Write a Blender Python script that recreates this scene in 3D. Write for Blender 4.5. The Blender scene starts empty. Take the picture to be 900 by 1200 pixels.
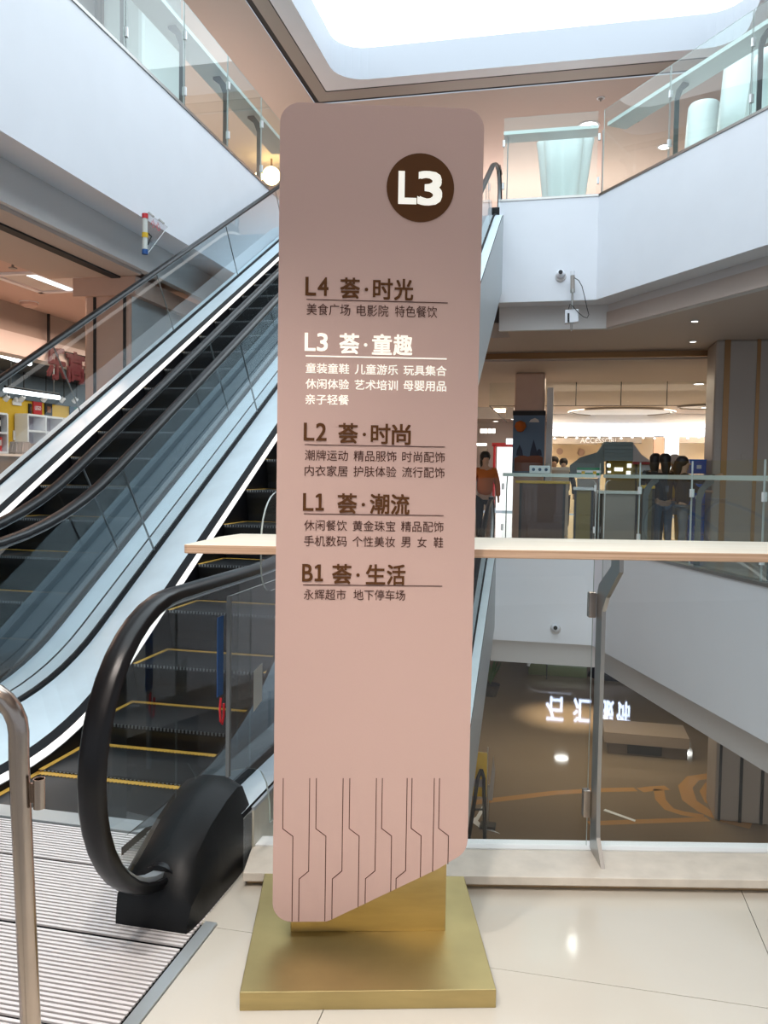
import bpy, bmesh, math, random
from mathutils import Vector, Matrix
random.seed(7)
S = bpy.context.scene
COL = S.collection
R = math.radians
# ---------------------------------------------------------------- camera
F_PX, YAW, PITCH, ROLL, CAM_Z = 955.0, R(12.51), R(2.73), R(.91), 1.4
fwd = Vector((-math.sin(YAW)*math.cos(PITCH), math.cos(YAW)*math.cos(PITCH), -math.sin(PITCH)))
r0 = Vector((math.cos(YAW), math.sin(YAW), 0)); u0 = r0.cross(fwd)
rt = r0*math.cos(ROLL)+u0*math.sin(ROLL); up = -r0*math.sin(ROLL)+u0*math.cos(ROLL)
cam_d = bpy.data.cameras.new('camera'); cam = bpy.data.objects.new('camera', cam_d); COL.objects.link(cam)
cam_d.sensor_fit = 'HORIZONTAL'; cam_d.sensor_width = 36; cam_d.lens = 36*F_PX/900
cam_d.clip_start = .05; cam_d.clip_end = 300
m = Matrix.Identity(4)
for i in range(3):
    m[i][0] = rt[i]; m[i][1] = up[i]; m[i][2] = -fwd[i]
m[0][3], m[1][3], m[2][3] = 0, 0, CAM_Z
cam.matrix_world = m
S.camera = cam
# ---------------------------------------------------------------- world, exposure
S.view_settings.view_transform = 'Standard'; S.view_settings.look = 'None'
S.view_settings.exposure = 0.45; S.view_settings.gamma = 1.0; S.view_settings.use_curve_mapping = False
w = bpy.data.worlds.new('daylight'); S.world = w; w.use_nodes = True
w.node_tree.nodes['Background'].inputs[0].default_value = (.80, .88, 1, 1)
w.node_tree.nodes['Background'].inputs[1].default_value = .40
S.cycles.transparent_max_bounces = 32; S.cycles.max_bounces = 9; S.cycles.diffuse_bounces = 4
S.cycles.glossy_bounces = 4; S.cycles.caustics_reflective = False; S.cycles.caustics_refractive = False

def area(name, loc, size, power, color=(1, 1, 1), rot=(0, 0, 0), sizey=None):
    l = bpy.data.lights.new(name, 'AREA'); l.energy = power; l.color = color; l.size = size
    if sizey: l.shape = 'RECTANGLE'; l.size_y = sizey
    o = bpy.data.objects.new(name, l); COL.objects.link(o); o.location = loc; o.rotation_euler = rot
    return o
WARM = (1, .83, .62)
# lamps: ceiling wash and added fill over the sign's forecourt, the shops and corridors
area('forecourt_light', (-.8, -1.6, 3.6), 3.2, 14, (1, .87, .80), (R(25), 0, 0), 1.2)
for x_ in (-1.3, -.4, .6):  # added spots: their floor bounce brightens the sign's lower part
    l = bpy.data.lights.new('forecourt_fill_spot', 'SPOT'); l.energy = 200; l.color = (1, .9, .82); l.spot_size = R(58); l.spot_blend = .8; l.shadow_soft_size = .08
    o = bpy.data.objects.new('forecourt_fill_spot', l); COL.objects.link(o); o.location = (x_, .45, 3.78); o.rotation_euler = (R(19), 0, 0)
area('corridor_light', (1.5, 20, 3.55), 4, 70, WARM, sizey=3)
area('far_shop_light', (2.5, 28.2, 3.6), 9, 620, (1, .80, .58), sizey=1.5)
area('far_shop_light', (-7.5, 25.0, 3.4), 3, 200, (1, .8, .85), sizey=3)
area('upper_corridor_light', (-1, 20.5, 5.9), 6, 170, (1, .86, .78), (R(180), 0, 0), sizey=2)
area('upper_corridor_light', (-7.2, 13, 5.9), 1.6, 90, (1, .86, .76), (R(180), 0, 0), sizey=8)
area('toy_shop_light', (-10.3, 16.5, 3.44), 2, 65, (1, .95, .85), sizey=5)
area('left_corridor_light', (-6.9, 11.5, 3.65), 1.6, 130, (1, .66, .50), sizey=5)
area('left_corridor_light', (-7.4, 5.5, 3.6), 1.6, 110, (1, .70, .54), (R(-12), R(8), 0), 3)  # second light, added to brighten the column's front
area('lower_floor_light', (.6, 19.5, -1.9), 5, 120, (1, .86, .66), sizey=4)
area('fascia_fill_light', (1.8, -.5, -1.3), 5, 260, (1, .97, .92), (R(62), 0, 0), 2)  # added fill under this slab, lifts the opposite white fascia
area('lower_floor_light', (8, 14.5, -1.9), 2.5, 60, (1, .88, .7), sizey=2)

# ---------------------------------------------------------------- helpers
CAMLOC = Vector((0, 0, CAM_Z))
def ray(px, py):
    return rt*((px-450)/F_PX) - up*((py-600)/F_PX) + fwd
def W(px, py, x=None, y=None, z=None):
    d = ray(px, py)
    if x is not None: t = x/d.x
    elif y is not None: t = y/d.y
    else: t = (z-CAM_Z)/d.z
    return CAMLOC + d*t

def mat(name, color, rough=.5, metal=0., spec=.5, bump=0, bscale=20, noise=0, nscale=5, emit=None, estr=1, coat=0, aniso=None, detail=4):
    m = bpy.data.materials.new(name); m.use_nodes = True; nt = m.node_tree; b = nt.nodes['Principled BSDF']
    c = (*color, 1) if len(color) == 3 else color
    b.inputs['Base Color'].default_value = c; b.inputs['Roughness'].default_value = rough
    b.inputs['Metallic'].default_value = metal; b.inputs['Specular IOR Level'].default_value = spec
    if coat: b.inputs['Coat Weight'].default_value = coat
    if emit: b.inputs['Emission Color'].default_value = (*emit, 1); b.inputs['Emission Strength'].default_value = estr
    if bump or noise:
        tc = nt.nodes.new('ShaderNodeTexCoord'); mp = nt.nodes.new('ShaderNodeMapping'); nt.links.new(tc.outputs['Object'], mp.inputs[0])
        if aniso: mp.inputs['Scale'].default_value = aniso
        n = nt.nodes.new('ShaderNodeTexNoise'); n.inputs['Scale'].default_value = nscale if noise else bscale; n.inputs['Detail'].default_value = detail
        nt.links.new(mp.outputs[0], n.inputs[0])
        if noise:
            mx = nt.nodes.new('ShaderNodeMixRGB'); mx.blend_type = 'MULTIPLY'; mx.inputs[0].default_value = 1
            rp = nt.nodes.new('ShaderNodeMapRange'); rp.inputs[1].default_value = .3; rp.inputs[2].default_value = .7
            rp.inputs[3].default_value = 1-noise; rp.inputs[4].default_value = 1
            nt.links.new(n.outputs[0], rp.inputs[0]); mx.inputs[1].default_value = c
            nt.links.new(rp.outputs[0], mx.inputs[2]); nt.links.new(mx.outputs[0], b.inputs['Base Color'])
        if bump:
            n2 = nt.nodes.new('ShaderNodeTexNoise'); n2.inputs['Scale'].default_value = bscale; nt.links.new(mp.outputs[0], n2.inputs[0])
            bp = nt.nodes.new('ShaderNodeBump'); bp.inputs[0].default_value = bump; bp.inputs[1].default_value = .002
            nt.links.new(n2.outputs[0], bp.inputs['Height']); nt.links.new(bp.outputs[0], b.inputs['Normal'])
    return m

def emat(name, color, strength):
    m = bpy.data.materials.new(name); m.use_nodes = True; nt = m.node_tree; nt.nodes.clear()
    e = nt.nodes.new('ShaderNodeEmission'); e.inputs[0].default_value = (*color, 1); e.inputs[1].default_value = strength
    o = nt.nodes.new('ShaderNodeOutputMaterial'); nt.links.new(e.outputs[0], o.inputs[0]); return m

def glass(name, tint, k=1.0):
    m = bpy.data.materials.new(name); m.use_nodes = True; nt = m.node_tree; nt.nodes.clear()
    t = nt.nodes.new('ShaderNodeBsdfTransparent'); t.inputs[0].default_value = (*tint, 1)
    g = nt.nodes.new('ShaderNodeBsdfGlossy'); g.inputs['Roughness'].default_value = .01; g.inputs[0].default_value = (1, 1, 1, 1)
    fr = nt.nodes.new('ShaderNodeFresnel'); fr.inputs[0].default_value = 1.5
    mu = nt.nodes.new('ShaderNodeMath'); mu.operation = 'MULTIPLY'; mu.inputs[1].default_value = k
    geo = nt.nodes.new('ShaderNodeNewGeometry'); inv = nt.nodes.new('ShaderNodeMath'); inv.operation = 'SUBTRACT'; inv.inputs[0].default_value = 1
    nt.links.new(geo.outputs['Backfacing'], inv.inputs[1])
    m2 = nt.nodes.new('ShaderNodeMath'); m2.operation = 'MULTIPLY'
    nt.links.new(fr.outputs[0], mu.inputs[0]); nt.links.new(mu.outputs[0], m2.inputs[0]); nt.links.new(inv.outputs[0], m2.inputs[1])
    mx = nt.nodes.new('ShaderNodeMixShader'); nt.links.new(m2.outputs[0], mx.inputs[0]); nt.links.new(t.outputs[0], mx.inputs[1]); nt.links.new(g.outputs[0], mx.inputs[2])
    o = nt.nodes.new('ShaderNodeOutputMaterial'); nt.links.new(mx.outputs[0], o.inputs[0]); return m

def striped(name, c1, c2, scale, axis='X', rough=.4, metal=0.):
    m = bpy.data.materials.new(name); m.use_nodes = True; nt = m.node_tree; b = nt.nodes['Principled BSDF']
    tc = nt.nodes.new('ShaderNodeTexCoord'); wv = nt.nodes.new('ShaderNodeTexWave'); wv.bands_direction = axis; wv.inputs['Scale'].default_value = scale
    nt.links.new(tc.outputs['Object'], wv.inputs[0])
    cr = nt.nodes.new('ShaderNodeValToRGB'); cr.color_ramp.elements[0].color = (*c1, 1); cr.color_ramp.elements[1].color = (*c2, 1)
    nt.links.new(wv.outputs[0], cr.inputs[0]); nt.links.new(cr.outputs[0], b.inputs['Base Color'])
    b.inputs['Roughness'].default_value = rough; b.inputs['Metallic'].default_value = metal; return m

def wood(name, c1, c2, scale=(3, 60, 60), rough=.45):
    m = bpy.data.materials.new(name); m.use_nodes = True; nt = m.node_tree; b = nt.nodes['Principled BSDF']
    tc = nt.nodes.new('ShaderNodeTexCoord'); mp = nt.nodes.new('ShaderNodeMapping'); mp.inputs['Scale'].default_value = scale
    n = nt.nodes.new('ShaderNodeTexNoise'); n.inputs['Scale'].default_value = 1; n.inputs['Detail'].default_value = 6
    cr = nt.nodes.new('ShaderNodeValToRGB'); cr.color_ramp.elements[0].color = (*c1, 1); cr.color_ramp.elements[1].color = (*c2, 1)
    cr.color_ramp.elements[0].position = .35; cr.color_ramp.elements[1].position = .65
    nt.links.new(tc.outputs['Object'], mp.inputs[0]); nt.links.new(mp.outputs[0], n.inputs[0]); nt.links.new(n.outputs[0], cr.inputs[0])
    nt.links.new(cr.outputs[0], b.inputs['Base Color']); b.inputs['Roughness'].default_value = rough; return m

class MB:
    def __init__(s): s.b = bmesh.new(); s.mi = 0
    def face(s, vs):
        try:
            f = s.b.faces.new(vs); f.material_index = s.mi; return f
        except ValueError: return None
    def v(s, p): return s.b.verts.new(p)
    def hexa(s, P):      # 8 points: bottom ring 0-3, top ring 4-7
        v = [s.v(p) for p in P]
        for q in ((3, 2, 1, 0), (4, 5, 6, 7), (0, 1, 5, 4), (1, 2, 6, 5), (2, 3, 7, 6), (3, 0, 4, 7)): s.face([v[i] for i in q])
        return s
    def box(s, a, b, M=None):
        x0, y0, z0 = a; x1, y1, z1 = b
        if x0 > x1: x0, x1 = x1, x0
        if y0 > y1: y0, y1 = y1, y0
        if z0 > z1: z0, z1 = z1, z0
        P = [Vector(p) for p in ((x0, y0, z0), (x1, y0, z0), (x1, y1, z0), (x0, y1, z0), (x0, y0, z1), (x1, y0, z1), (x1, y1, z1), (x0, y1, z1))]
        if M: P = [M @ p for p in P]
        return s.hexa(P)
    def prism(s, pts, d, M=None, side=None):   # planar polygon pts (3D) extruded by vector d
        A = [Vector(p) for p in pts]; B = [p+Vector(d) for p in A]
        if M: A = [M @ p for p in A]; B = [M @ p for p in B]
        a = [s.v(p) for p in A]; b = [s.v(p) for p in B]; n = len(a)
        s.face(a[::-1]); s.face(b)
        k = s.mi
        if side is not None: s.mi = side
        for i in range(n): s.face([a[i], a[(i+1) % n], b[(i+1) % n], b[i]])
        s.mi = k
        return s
    def loft(s, rings, cap=True, closed=True):
        V = [[s.v(p) for p in r] for r in rings]; n = len(V[0])
        for i in range(len(V)-1):
            for j in range(n if closed else n-1):
                k = (j+1) % n; s.face([V[i][j], V[i][k], V[i+1][k], V[i+1][j]])
        if cap and closed: s.face(V[0][::-1]); s.face(V[-1])
        return s
    def tube(s, pts, r, n=10, cap=True):
        pts = [Vector(p) for p in pts]; rings = []; prev = None
        for i, p in enumerate(pts):
            t = (pts[min(i+1, len(pts)-1)]-pts[max(i-1, 0)]).normalized()
            a = prev if prev is not None else (Vector((0, 0, 1)) if abs(t.z) < .9 else Vector((1, 0, 0)))
            a = (a-t*a.dot(t)).normalized(); prev = a; b = t.cross(a)
            rr = r[i] if isinstance(r, (list, tuple)) else r
            rings.append([p+a*math.cos(2*math.pi*k/n)*rr+b*math.sin(2*math.pi*k/n)*rr for k in range(n)])
        return s.loft(rings, cap)
    def cyl(s, a, b, r, r2=None, n=20): return s.tube([a, b], [r, r if r2 is None else r2], n)
    def lathe(s, c, prof, n=24):   # prof: (r, z)
        c = Vector(c)
        return s.loft([[c+Vector((r*math.cos(2*math.pi*k/n), r*math.sin(2*math.pi*k/n), z)) for k in range(n)] for r, z in prof])
    def ball(s, c, r, sc=(1, 1, 1), n=12):
        c = Vector(c); rings = []
        for i in range(1, n//2):
            t = math.pi*i/(n//2)
            rings.append([c+Vector((r*sc[0]*math.sin(t)*math.cos(2*math.pi*k/n), r*sc[1]*math.sin(t)*math.sin(2*math.pi*k/n), -r*sc[2]*math.cos(t))) for k in range(n)])
        return s.loft(rings)
    def sheet(s, A, B):
        a = [s.v(p) for p in A]; b = [s.v(p) for p in B]
        for i in range(len(a)-1): s.face([a[i], a[i+1], b[i+1], b[i]])
        return s
    def mesh(s, name, mats, smooth=False):
        bmesh.ops.recalc_face_normals(s.b, faces=s.b.faces[:])
        me = bpy.data.meshes.new(name); s.b.to_mesh(me); s.b.free()
        for m in (mats if isinstance(mats, (list, tuple)) else [mats]): me.materials.append(m)
        if smooth:
            for p in me.polygons: p.use_smooth = True
            try: me.set_sharp_from_angle(angle=R(40))
            except Exception: pass
        return me
    def build(s, name, mats, parent=None, smooth=False, bevel=0, loc=None):
        me = s.mesh(name, mats, smooth); return link(name, me, parent, bevel, loc)

def link(name, me, parent=None, bevel=0, loc=None):
    o = bpy.data.objects.new(name, me); COL.objects.link(o)
    if parent is not None: o.parent = parent
    if loc is not None: o.location = loc
    if bevel:
        b = o.modifiers.new('bevel', 'BEVEL'); b.width = bevel; b.segments = 2; b.limit_method = 'ANGLE'; b.angle_limit = R(35)
    return o
def tag(o, label=None, cat=None, group=None, kind=None):
    for k, v in (('label', label), ('category', cat), ('group', group), ('kind', kind)):
        if v: o[k] = v
    return o
def thing(name, label, cat, loc=(0, 0, 0), rz=0, group=None):
    o = bpy.data.objects.new(name, None); COL.objects.link(o); o.empty_display_size = .1
    o.location = loc; o.rotation_euler.z = rz; return tag(o, label, cat, group)
def struct(name, mb, m, bevel=0, smooth=False):
    o = mb.build(name, m, bevel=bevel, smooth=smooth); o['kind'] = 'structure'; return o
def copy_tree(o, parent=None):
    c = o.copy(); COL.objects.link(c)
    if parent is not None: c.parent = parent
    for ch in list(o.children): copy_tree(ch, c)
    return c

def one_mb(mb, box, M, depth):
    u0, z0, u1, z1 = box; w_, h = u1-u0, z1-z0; t = h*.17; c = (u0+u1)/2+w_*.04
    for P in ([(u0, z0), (u1, z0), (u1, z0+t), (u0, z0+t)], [(c-t/2, z0+t), (c+t/2, z0+t), (c+t/2, z1), (c-t/2, z1)], [(c-t/2, z1), (u0+w_*.02, z1-t*.75), (u0+w_*.02, z1-t*1.45), (c-t/2, z1-t*1.15)]):
        mb.face([mb.v(M @ Vector((u, -depth, z))) for u, z in P])
def text_mb(mb, s, box, M, bold=0., depth=.001, seg=3):
    """letters of s fitted to box (u0,z0,u1,z1) in the local plane, mapped by M ((u, depth, z) -> parent space)"""
    c = bpy.data.curves.new('t', 'FONT'); c.body = s; c.size = 1; c.resolution_u = seg; c.offset = .0012
    c.extrude = 0; c.space_word = 1
    o = bpy.data.objects.new('t', c); COL.objects.link(o)
    me = bpy.data.meshes.new_from_object(o.evaluated_get(bpy.context.evaluated_depsgraph_get()))
    vs = [v.co.copy() for v in me.vertices]
    if vs:
        x0 = min(v.x for v in vs); x1 = max(v.x for v in vs); y0 = min(v.y for v in vs); y1 = max(v.y for v in vs)
        u0, z0, u1, z1 = box
        def mp(v, d): return M @ Vector((u0+(v.x-x0)/(x1-x0)*(u1-u0), d, z0+(v.y-y0)/(y1-y0)*(z1-z0)))
        k = bold*(z1-z0)
        sh = [(0, 0)] if not k else [(-k, -k), (k, -k), (k, k), (-k, k), (0, 0)]
        for q, (dx, dz) in enumerate(sh):
            f = [mb.v(mp(v, -depth-q*.00004)+(M.to_3x3() @ Vector((dx, 0, dz)))) for v in vs]
            for p in me.polygons: mb.face([f[i] for i in p.vertices])
    bpy.data.objects.remove(o); bpy.data.curves.remove(c); bpy.data.meshes.remove(me)

# ---------------------------------------------------------------- materials
M = {}
M['white'] = mat('white_paint', (.81, .83, .88), .5, noise=.03, nscale=2)
M['grey_white'] = mat('grey_white_paint', (.62, .60, .59), .6)
M['soffit'] = mat('beige_ceiling', (.52, .43, .38), .7)
M['up_ceiling'] = mat('pale_rose_ceiling_paint', (.60, .50, .455), .7)
M['pink_ceiling'] = mat('pinkish_ceiling_paint', (.62, .46, .40), .7)
M['band'] = mat('taupe_panel', (.36, .32, .29), .5)
M['well'] = mat('skylight_well_paint', (.46, .485, .53), .7)
M['slot'] = mat('dark_shadow_gap', (.015, .015, .017), .6)
M['sky'] = emat('daylight_skylight', (.82, .93, 1.0), 2.35)
M['tile'] = mat('polished_cream_tile', (.60, .57, .50), .07, spec=.55, noise=.05, nscale=2)
M['curb'] = mat('cream_marble', (.75, .69, .60), .2, noise=.14, nscale=14)
M['curb_face'] = mat('tan_marble_face', (.55, .38, .22), .25, noise=.25, nscale=9)
M['bwhite'] = mat('white_channel', (.86, .88, .88), .3)
M['pink'] = mat('rose_pink_panel', (.59, .405, .355), .6, bump=.08, bscale=220)
M['brown'] = mat('brown_print', (.105, .040, .012), .7, spec=.2)
M['darkbrown'] = mat('dark_brown_print', (.075, .028, .018), .7, spec=.2)
M['glow'] = mat('backlit_white', (.85, .83, .76), .5, emit=(1, .97, .86), estr=.38)
M['brass'] = mat('brushed_brass', (.56, .44, .20), .42, .9, noise=.22, nscale=4, bump=.1, bscale=60, aniso=(1, 1, 6))
M['steel'] = mat('brushed_steel', (.40, .39, .37), .3, 1.0, bump=.1, bscale=50, aniso=(1, 1, 8))
M['stainless'] = mat('polished_stainless', (.52, .44, .38), .2, 1.0, noise=.2, nscale=6)
M['wood_top'] = wood('pale_wood_board', (.86, .74, .58), (.93, .84, .70), (2, 40, 40), .4)
M['wood_edge'] = wood('layered_wood_edge', (.52, .32, .20), (.74, .52, .36), (1.5, 1, 260), .5)
M['glass'] = glass('clear_glass', (.955, .972, .965))
M['glass_green'] = glass('green_tinted_glass', (.925, .972, .96), 1.1)
M['glass_esc'] = glass('escalator_glass', (.90, .93, .94), .9)
M['acrylic'] = glass('clear_acrylic', (.93, .93, .94), .9)
M['edge'] = mat('glass_edge', (.55, .62, .60), .15, emit=None)
M['rubber'] = mat('black_rubber', (.006, .006, .007), .3, spec=.32)
M['boot'] = mat('black_plastic', (.006, .007, .008), .42, spec=.28, bump=.15, bscale=150)
M['alu'] = mat('satin_aluminium', (.60, .66, .70), .38, .55, noise=.08, nscale=6)
M['deck_dark_refl'] = mat('aluminium_dark_reflection', (.07, .10, .12), .35, .4)  # dark reflection on the right-hand inner decks, put into the colour
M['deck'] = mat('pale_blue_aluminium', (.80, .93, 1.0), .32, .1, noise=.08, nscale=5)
M['black'] = mat('black_metal', (.005, .005, .007), .55, spec=.2)
M['post_dark'] = mat('dark_grey_steel', (.16, .18, .18), .4, .6)
M['step'] = striped('black_step_cleats', (.004, .004, .005), (.03, .034, .038), 55, 'X', .35, .4)
M['yellow'] = mat('yellow_safety_paint', (.68, .39, .06), .5, noise=.2, nscale=30)
M['tick'] = mat('seal_and_cleat_shine_grey', (.20, .22, .23), .4, .5)  # seals and edge strip too; on the nosing, cleat shine as colour
M['led'] = emat('white_skirt_light', (1, .98, .95), 1.25)
M['rib'] = mat('ribbed_plate_metal', (.84, .81, .81), .35, .15)
M['trimm'] = mat('plate_trim_metal', (.55, .60, .62), .3, .6)
M['cladw'] = mat('grey_truss_panel', (.50, .54, .56), .45)
M['cream'] = mat('cream_stone', (.68, .66, .56), .35, noise=.1, nscale=20)
M['blue'] = mat('blue_sticker', (.012, .08, .27), .4)
M['stickw'] = mat('frosted_sticker', (.62, .64, .60), .5)
M['red'] = mat('red_paint', (.55, .02, .03), .4)
M['yel'] = mat('yellow_paint', (.72, .46, .02), .45)
M['toywall'] = mat('yellow_wall_paint', (.75, .47, .03), .6)
M['blk'] = mat('black_paint', (.01, .01, .012), .6)
M['copper'] = mat('rose_column_panel', (.60, .42, .34), .35, noise=.05)
M['bronze'] = mat('bronze_strip', (.30, .17, .08), .3, .8)
M['colgrey'] = mat('taupe_column_panel', (.36, .315, .285), .4)
M['l2floor'] = mat('polished_brown_floor', (.235, .180, .125), .06, spec=.5, noise=.06, nscale=1)
M['l2inlay'] = mat('tan_floor_inlay', (.42, .23, .09), .2)
M['l2wall'] = mat('brown_wall', (.30, .235, .18), .5)
M['lamp'] = emat('downlight_lens', (1, .95, .88), 14)
M['spot'] = emat('small_spot_lens', (1, .93, .82), 5)
M['tubel'] = emat('tube_lens', (.93, .96, 1), 4)
M['cove'] = emat('cove_light', (.95, .98, 1.0), 1.6)
M['vase'] = mat('translucent_mint_plastic', (.80, .89, .87), .35)
M['greenwhite'] = mat('white_panel', (.72, .76, .74), .4)
M['skin'] = mat('skin', (.52, .32, .22), .55)
M['hair'] = mat('black_hair', (.012, .010, .010), .5)
M['c_black'] = mat('black_cloth', (.014, .014, .018), .8)
M['c_orange'] = mat('orange_cloth', (.50, .13, .02), .8)
M['c_yellow'] = mat('yellow_cloth', (.62, .40, .04), .8)
M['c_blue'] = mat('blue_cloth', (.07, .13, .22), .8)
M['c_white'] = mat('white_cloth', (.62, .60, .58), .8)
M['c_grey'] = mat('grey_cloth', (.20, .21, .23), .8)
M['crate'] = mat('blue_crate_plastic', (.01, .10, .50), .4)
M['teal'] = mat('grey_teal_sheet', (.20, .27, .28), .6)

# ================================================================ SETTING
def cam_dir(a):
    a = R(a); return Vector((math.cos(a), math.sin(a), 0)), Vector((-math.sin(a), math.cos(a), 0))
RU, RV = cam_dir(12.7); RO = Vector((-.142, 2.741, 0))      # rail direction, into the void, origin on the kerb's foot
def rp(u, v, z=0): return RO+RU*u+RV*v+Vector((0, 0, z))

# floor tiles of this level, cut where the void begins
slab = MB()
E0, E1 = rp(-.90, .24), rp(6, .24)
slab.prism([Vector((-1.02, -5, -.35)), Vector((6, -5, -.35)), E1+Vector((0, 0, -.35)), Vector((-1.02, E0.y, -.35))], (0, 0, .325))
floor = struct('floor', slab, M['bwhite'])
def clip(poly, p0, n):
    out = []
    for i in range(len(poly)):
        a, b = poly[i], poly[(i+1) % len(poly)]; da, db = (a-p0).dot(n), (b-p0).dot(n)
        if da <= 0: out.append(a)
        if (da < 0 < db) or (db < 0 < da): out.append(a+(b-a)*(da/(da-db)))
    return out
g = .0012
for i in range(-2, 5):
    for j in range(-3, 4):
        x0, x1 = .62+1.2*(i-1)+g, .62+1.2*i-g; y0, y1 = 2.27+1.2*(j-1)+g, 2.27+1.2*j-g
        x0 = max(x0, -1.012)
        if x1 <= x0+.02: continue
        P = clip([Vector((x0, y0, -.024)), Vector((x1, y0, -.024)), Vector((x1, y1, -.024)), Vector((x0, y1, -.024))], rp(0, .02), RV)
        if len(P) > 2: MB().prism(P, (0, 0, .024)).build('floor_tile', M['tile'], floor)
# kerb
k = MB(); k.mi = 0
k.prism([rp(-.91, -.028, .022), rp(6, -.028, .022), rp(6, .17, .022), rp(-.91, .17, .022)], (0, 0, .03))
k.mi = 1; k.prism([rp(-.90, 0, 0), rp(6, 0, 0), rp(6, .168, 0), rp(-.90, .168, 0)], (0, 0, .0225))
struct('trim_1', k, [M['curb'], M['curb_face']], bevel=.003)
k = MB(); k.prism([rp(-.91, .172, -.6), rp(6, .172, -.6), rp(6, .245, -.6), rp(-.91, .245, -.6)], (0, 0, .655))
struct('trim_2', k, M['bwhite'])

# ---- skylight well and ceilings of the level above
ZC, ZS = 8.4, 8.95
def rrect(x0, y0, x1, y1, r, z, n=6):
    P = []
    for cx, cy, a in ((x1-r, y0+r, -90), (x1-r, y1-r, 0), (x0+r, y1-r, 90), (x0+r, y0+r, 180)):
        for i in range(n+1):
            t = R(a+90*i/n); P.append(Vector((cx+r*math.cos(t), cy+r*math.sin(t), z)))
    return P
def ring(name, inner, outer, m, z0=None):
    b = MB(); a = [b.v(p) for p in inner]; c = [b.v(p) for p in outer]; n = len(a)
    for i in range(n): b.face([a[i], a[(i+1) % n], c[(i+1) % n], c[i]])
    return struct(name, b, m)
WX0, WX1, WY0, WY1 = -4.16, 2.6, -8, 14.42
A = rrect(WX0, WY0, WX1, WY1, .55, ZC); B_ = rrect(WX0, WY0, WX1, WY1, .55, ZS)
ring('trim_3', A, B_, M['well'])
b = MB(); b.prism(rrect(WX0-.02, WY0-.02, WX1+.02, WY1+.02, .55, ZS), (0, 0, .05)); struct('window_1', b, M['sky'])
ring('ceiling_1', A, rrect(WX0-.32, WY0-.3, WX1+.3, WY1+.3, .03, ZC), M['white'])
ring('ceiling_2', rrect(WX0-.32, WY0-.3, WX1+.3, WY1+.3, .03, ZC), rrect(WX0-.34, WY0-.32, WX1+.32, WY1+.34, .03, ZC), M['slot'])
ring('ceiling_3', rrect(WX0-.34, WY0-.32, WX1+.32, WY1+.34, .03, ZC), rrect(WX0-.58, WY0-.58, WX1+.58, WY1+.70, .03, ZC), M['band'])
ring('ceiling_4', rrect(WX0-.58, WY0-.58, WX1+.58, WY1+.70, .03, ZC+.02), rrect(WX0-.68, WY0-.68, WX1+.66, WY1+.80, .03, ZC+.02), M['slot'])
ring('ceiling_5', rrect(WX0-.68, WY0-.68, WX1+.66, WY1+.80, .03, ZC), rrect(-14, -12, 14, 24, .03, ZC), M['up_ceiling'])
struct('wall_back_upper', MB().box((-14, 23.8, 5.3), (14, 24, 8.4)), M['up_ceiling'])
struct('wall_left_upper', MB().box((-9.2, 6, 5.3), (-9.0, 24, 8.4)), M['soffit'])
struct('wall_right_upper', MB().box((9.0, 2, 5.3), (9.2, 24, 8.4)), M['soffit'])

# ---- slabs: upper level (z 5.4) left wing, back, right wing
XL = -4.57
def slab_edge(name, pts, ztop, zbot, zrec, rec, top_in=.0):
    """white fascia along a polyline with a set-back band and a thin metal top trim"""
    fa = MB(); bn = MB(); tr = MB()
    n = len(pts); dirs = [(pts[i+1]-pts[i]).normalized() for i in range(n-1)]
    nor = [Vector((-d.y, d.x, 0)) for d in dirs]
    def off(i, d):
        if i == 0: return pts[0]+nor[0]*d
        if i == n-1: return pts[-1]+nor[-1]*d
        m = (nor[i-1]+nor[i]); m = m/(m.dot(nor[i])); return pts[i]+m*d
    def strip(b, d0, d1, z0, z1):
        for i in range(n-1):
            P = [off(i, d0), off(i+1, d0), off(i+1, d1), off(i, d1)]
            b.prism([Vector((p.x, p.y, z0)) for p in P], (0, 0, z1-z0))
    strip(fa, 0, .12, zbot, ztop); strip(fa, .12, rec, zbot, zbot+.06)
    strip(bn, rec, rec+.1, zrec, zbot+.05)
    strip(tr, -.012, .13, ztop, ztop+.035)
    return fa, bn, tr
Z4T, Z4B, Z4R = 5.72, 4.14, 3.76
P4L = [Vector((XL, -6, 0)), Vector((XL, 13.6, 0))]
# (normal must point away from the void: left wing runs toward +y, so its normal (-1,0) is right)
fa, bn, tr = slab_edge('l', P4L, Z4T, Z4B, Z4R, .38)
struct('wall_left', fa, M['white']); struct('trim_4', bn, M['grey_white']); struct('trim_5', tr, M['steel'])
P4R = [Vector((6.2, 4.4, 0)), Vector((.39, 13.19, 0)), Vector((-1.13, 13.19, 0))]
P4R = P4R[::-1]   # along +x at the back: normal is +y
fa, bn, tr = slab_edge('r', P4R, Z4T, Z4B, Z4R, .38)
struct('wall_back', fa, M['white']); struct('trim_6', bn, M['grey_white']); struct('trim_7', tr, M['steel'])
# upper floor plates
struct('floor_upper_left', MB().box((-14, -6, 5.0), (XL-.1, 24, 5.4)), M['soffit'])
b = MB(); b.prism([Vector((XL-.1, 14.2, 5.0)), Vector((-1.0, 14.2, 5.0)), Vector((-1.0, 13.3, 5.0)), Vector((.45, 13.3, 5.0)), Vector((6.35, 4.4, 5.0)), Vector((14, 4.4, 5.0)), Vector((14, 24, 5.0)), Vector((XL-.1, 24, 5.0))], (0, 0, .4))
struct('floor_upper_back', b, M['soffit'])
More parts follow.
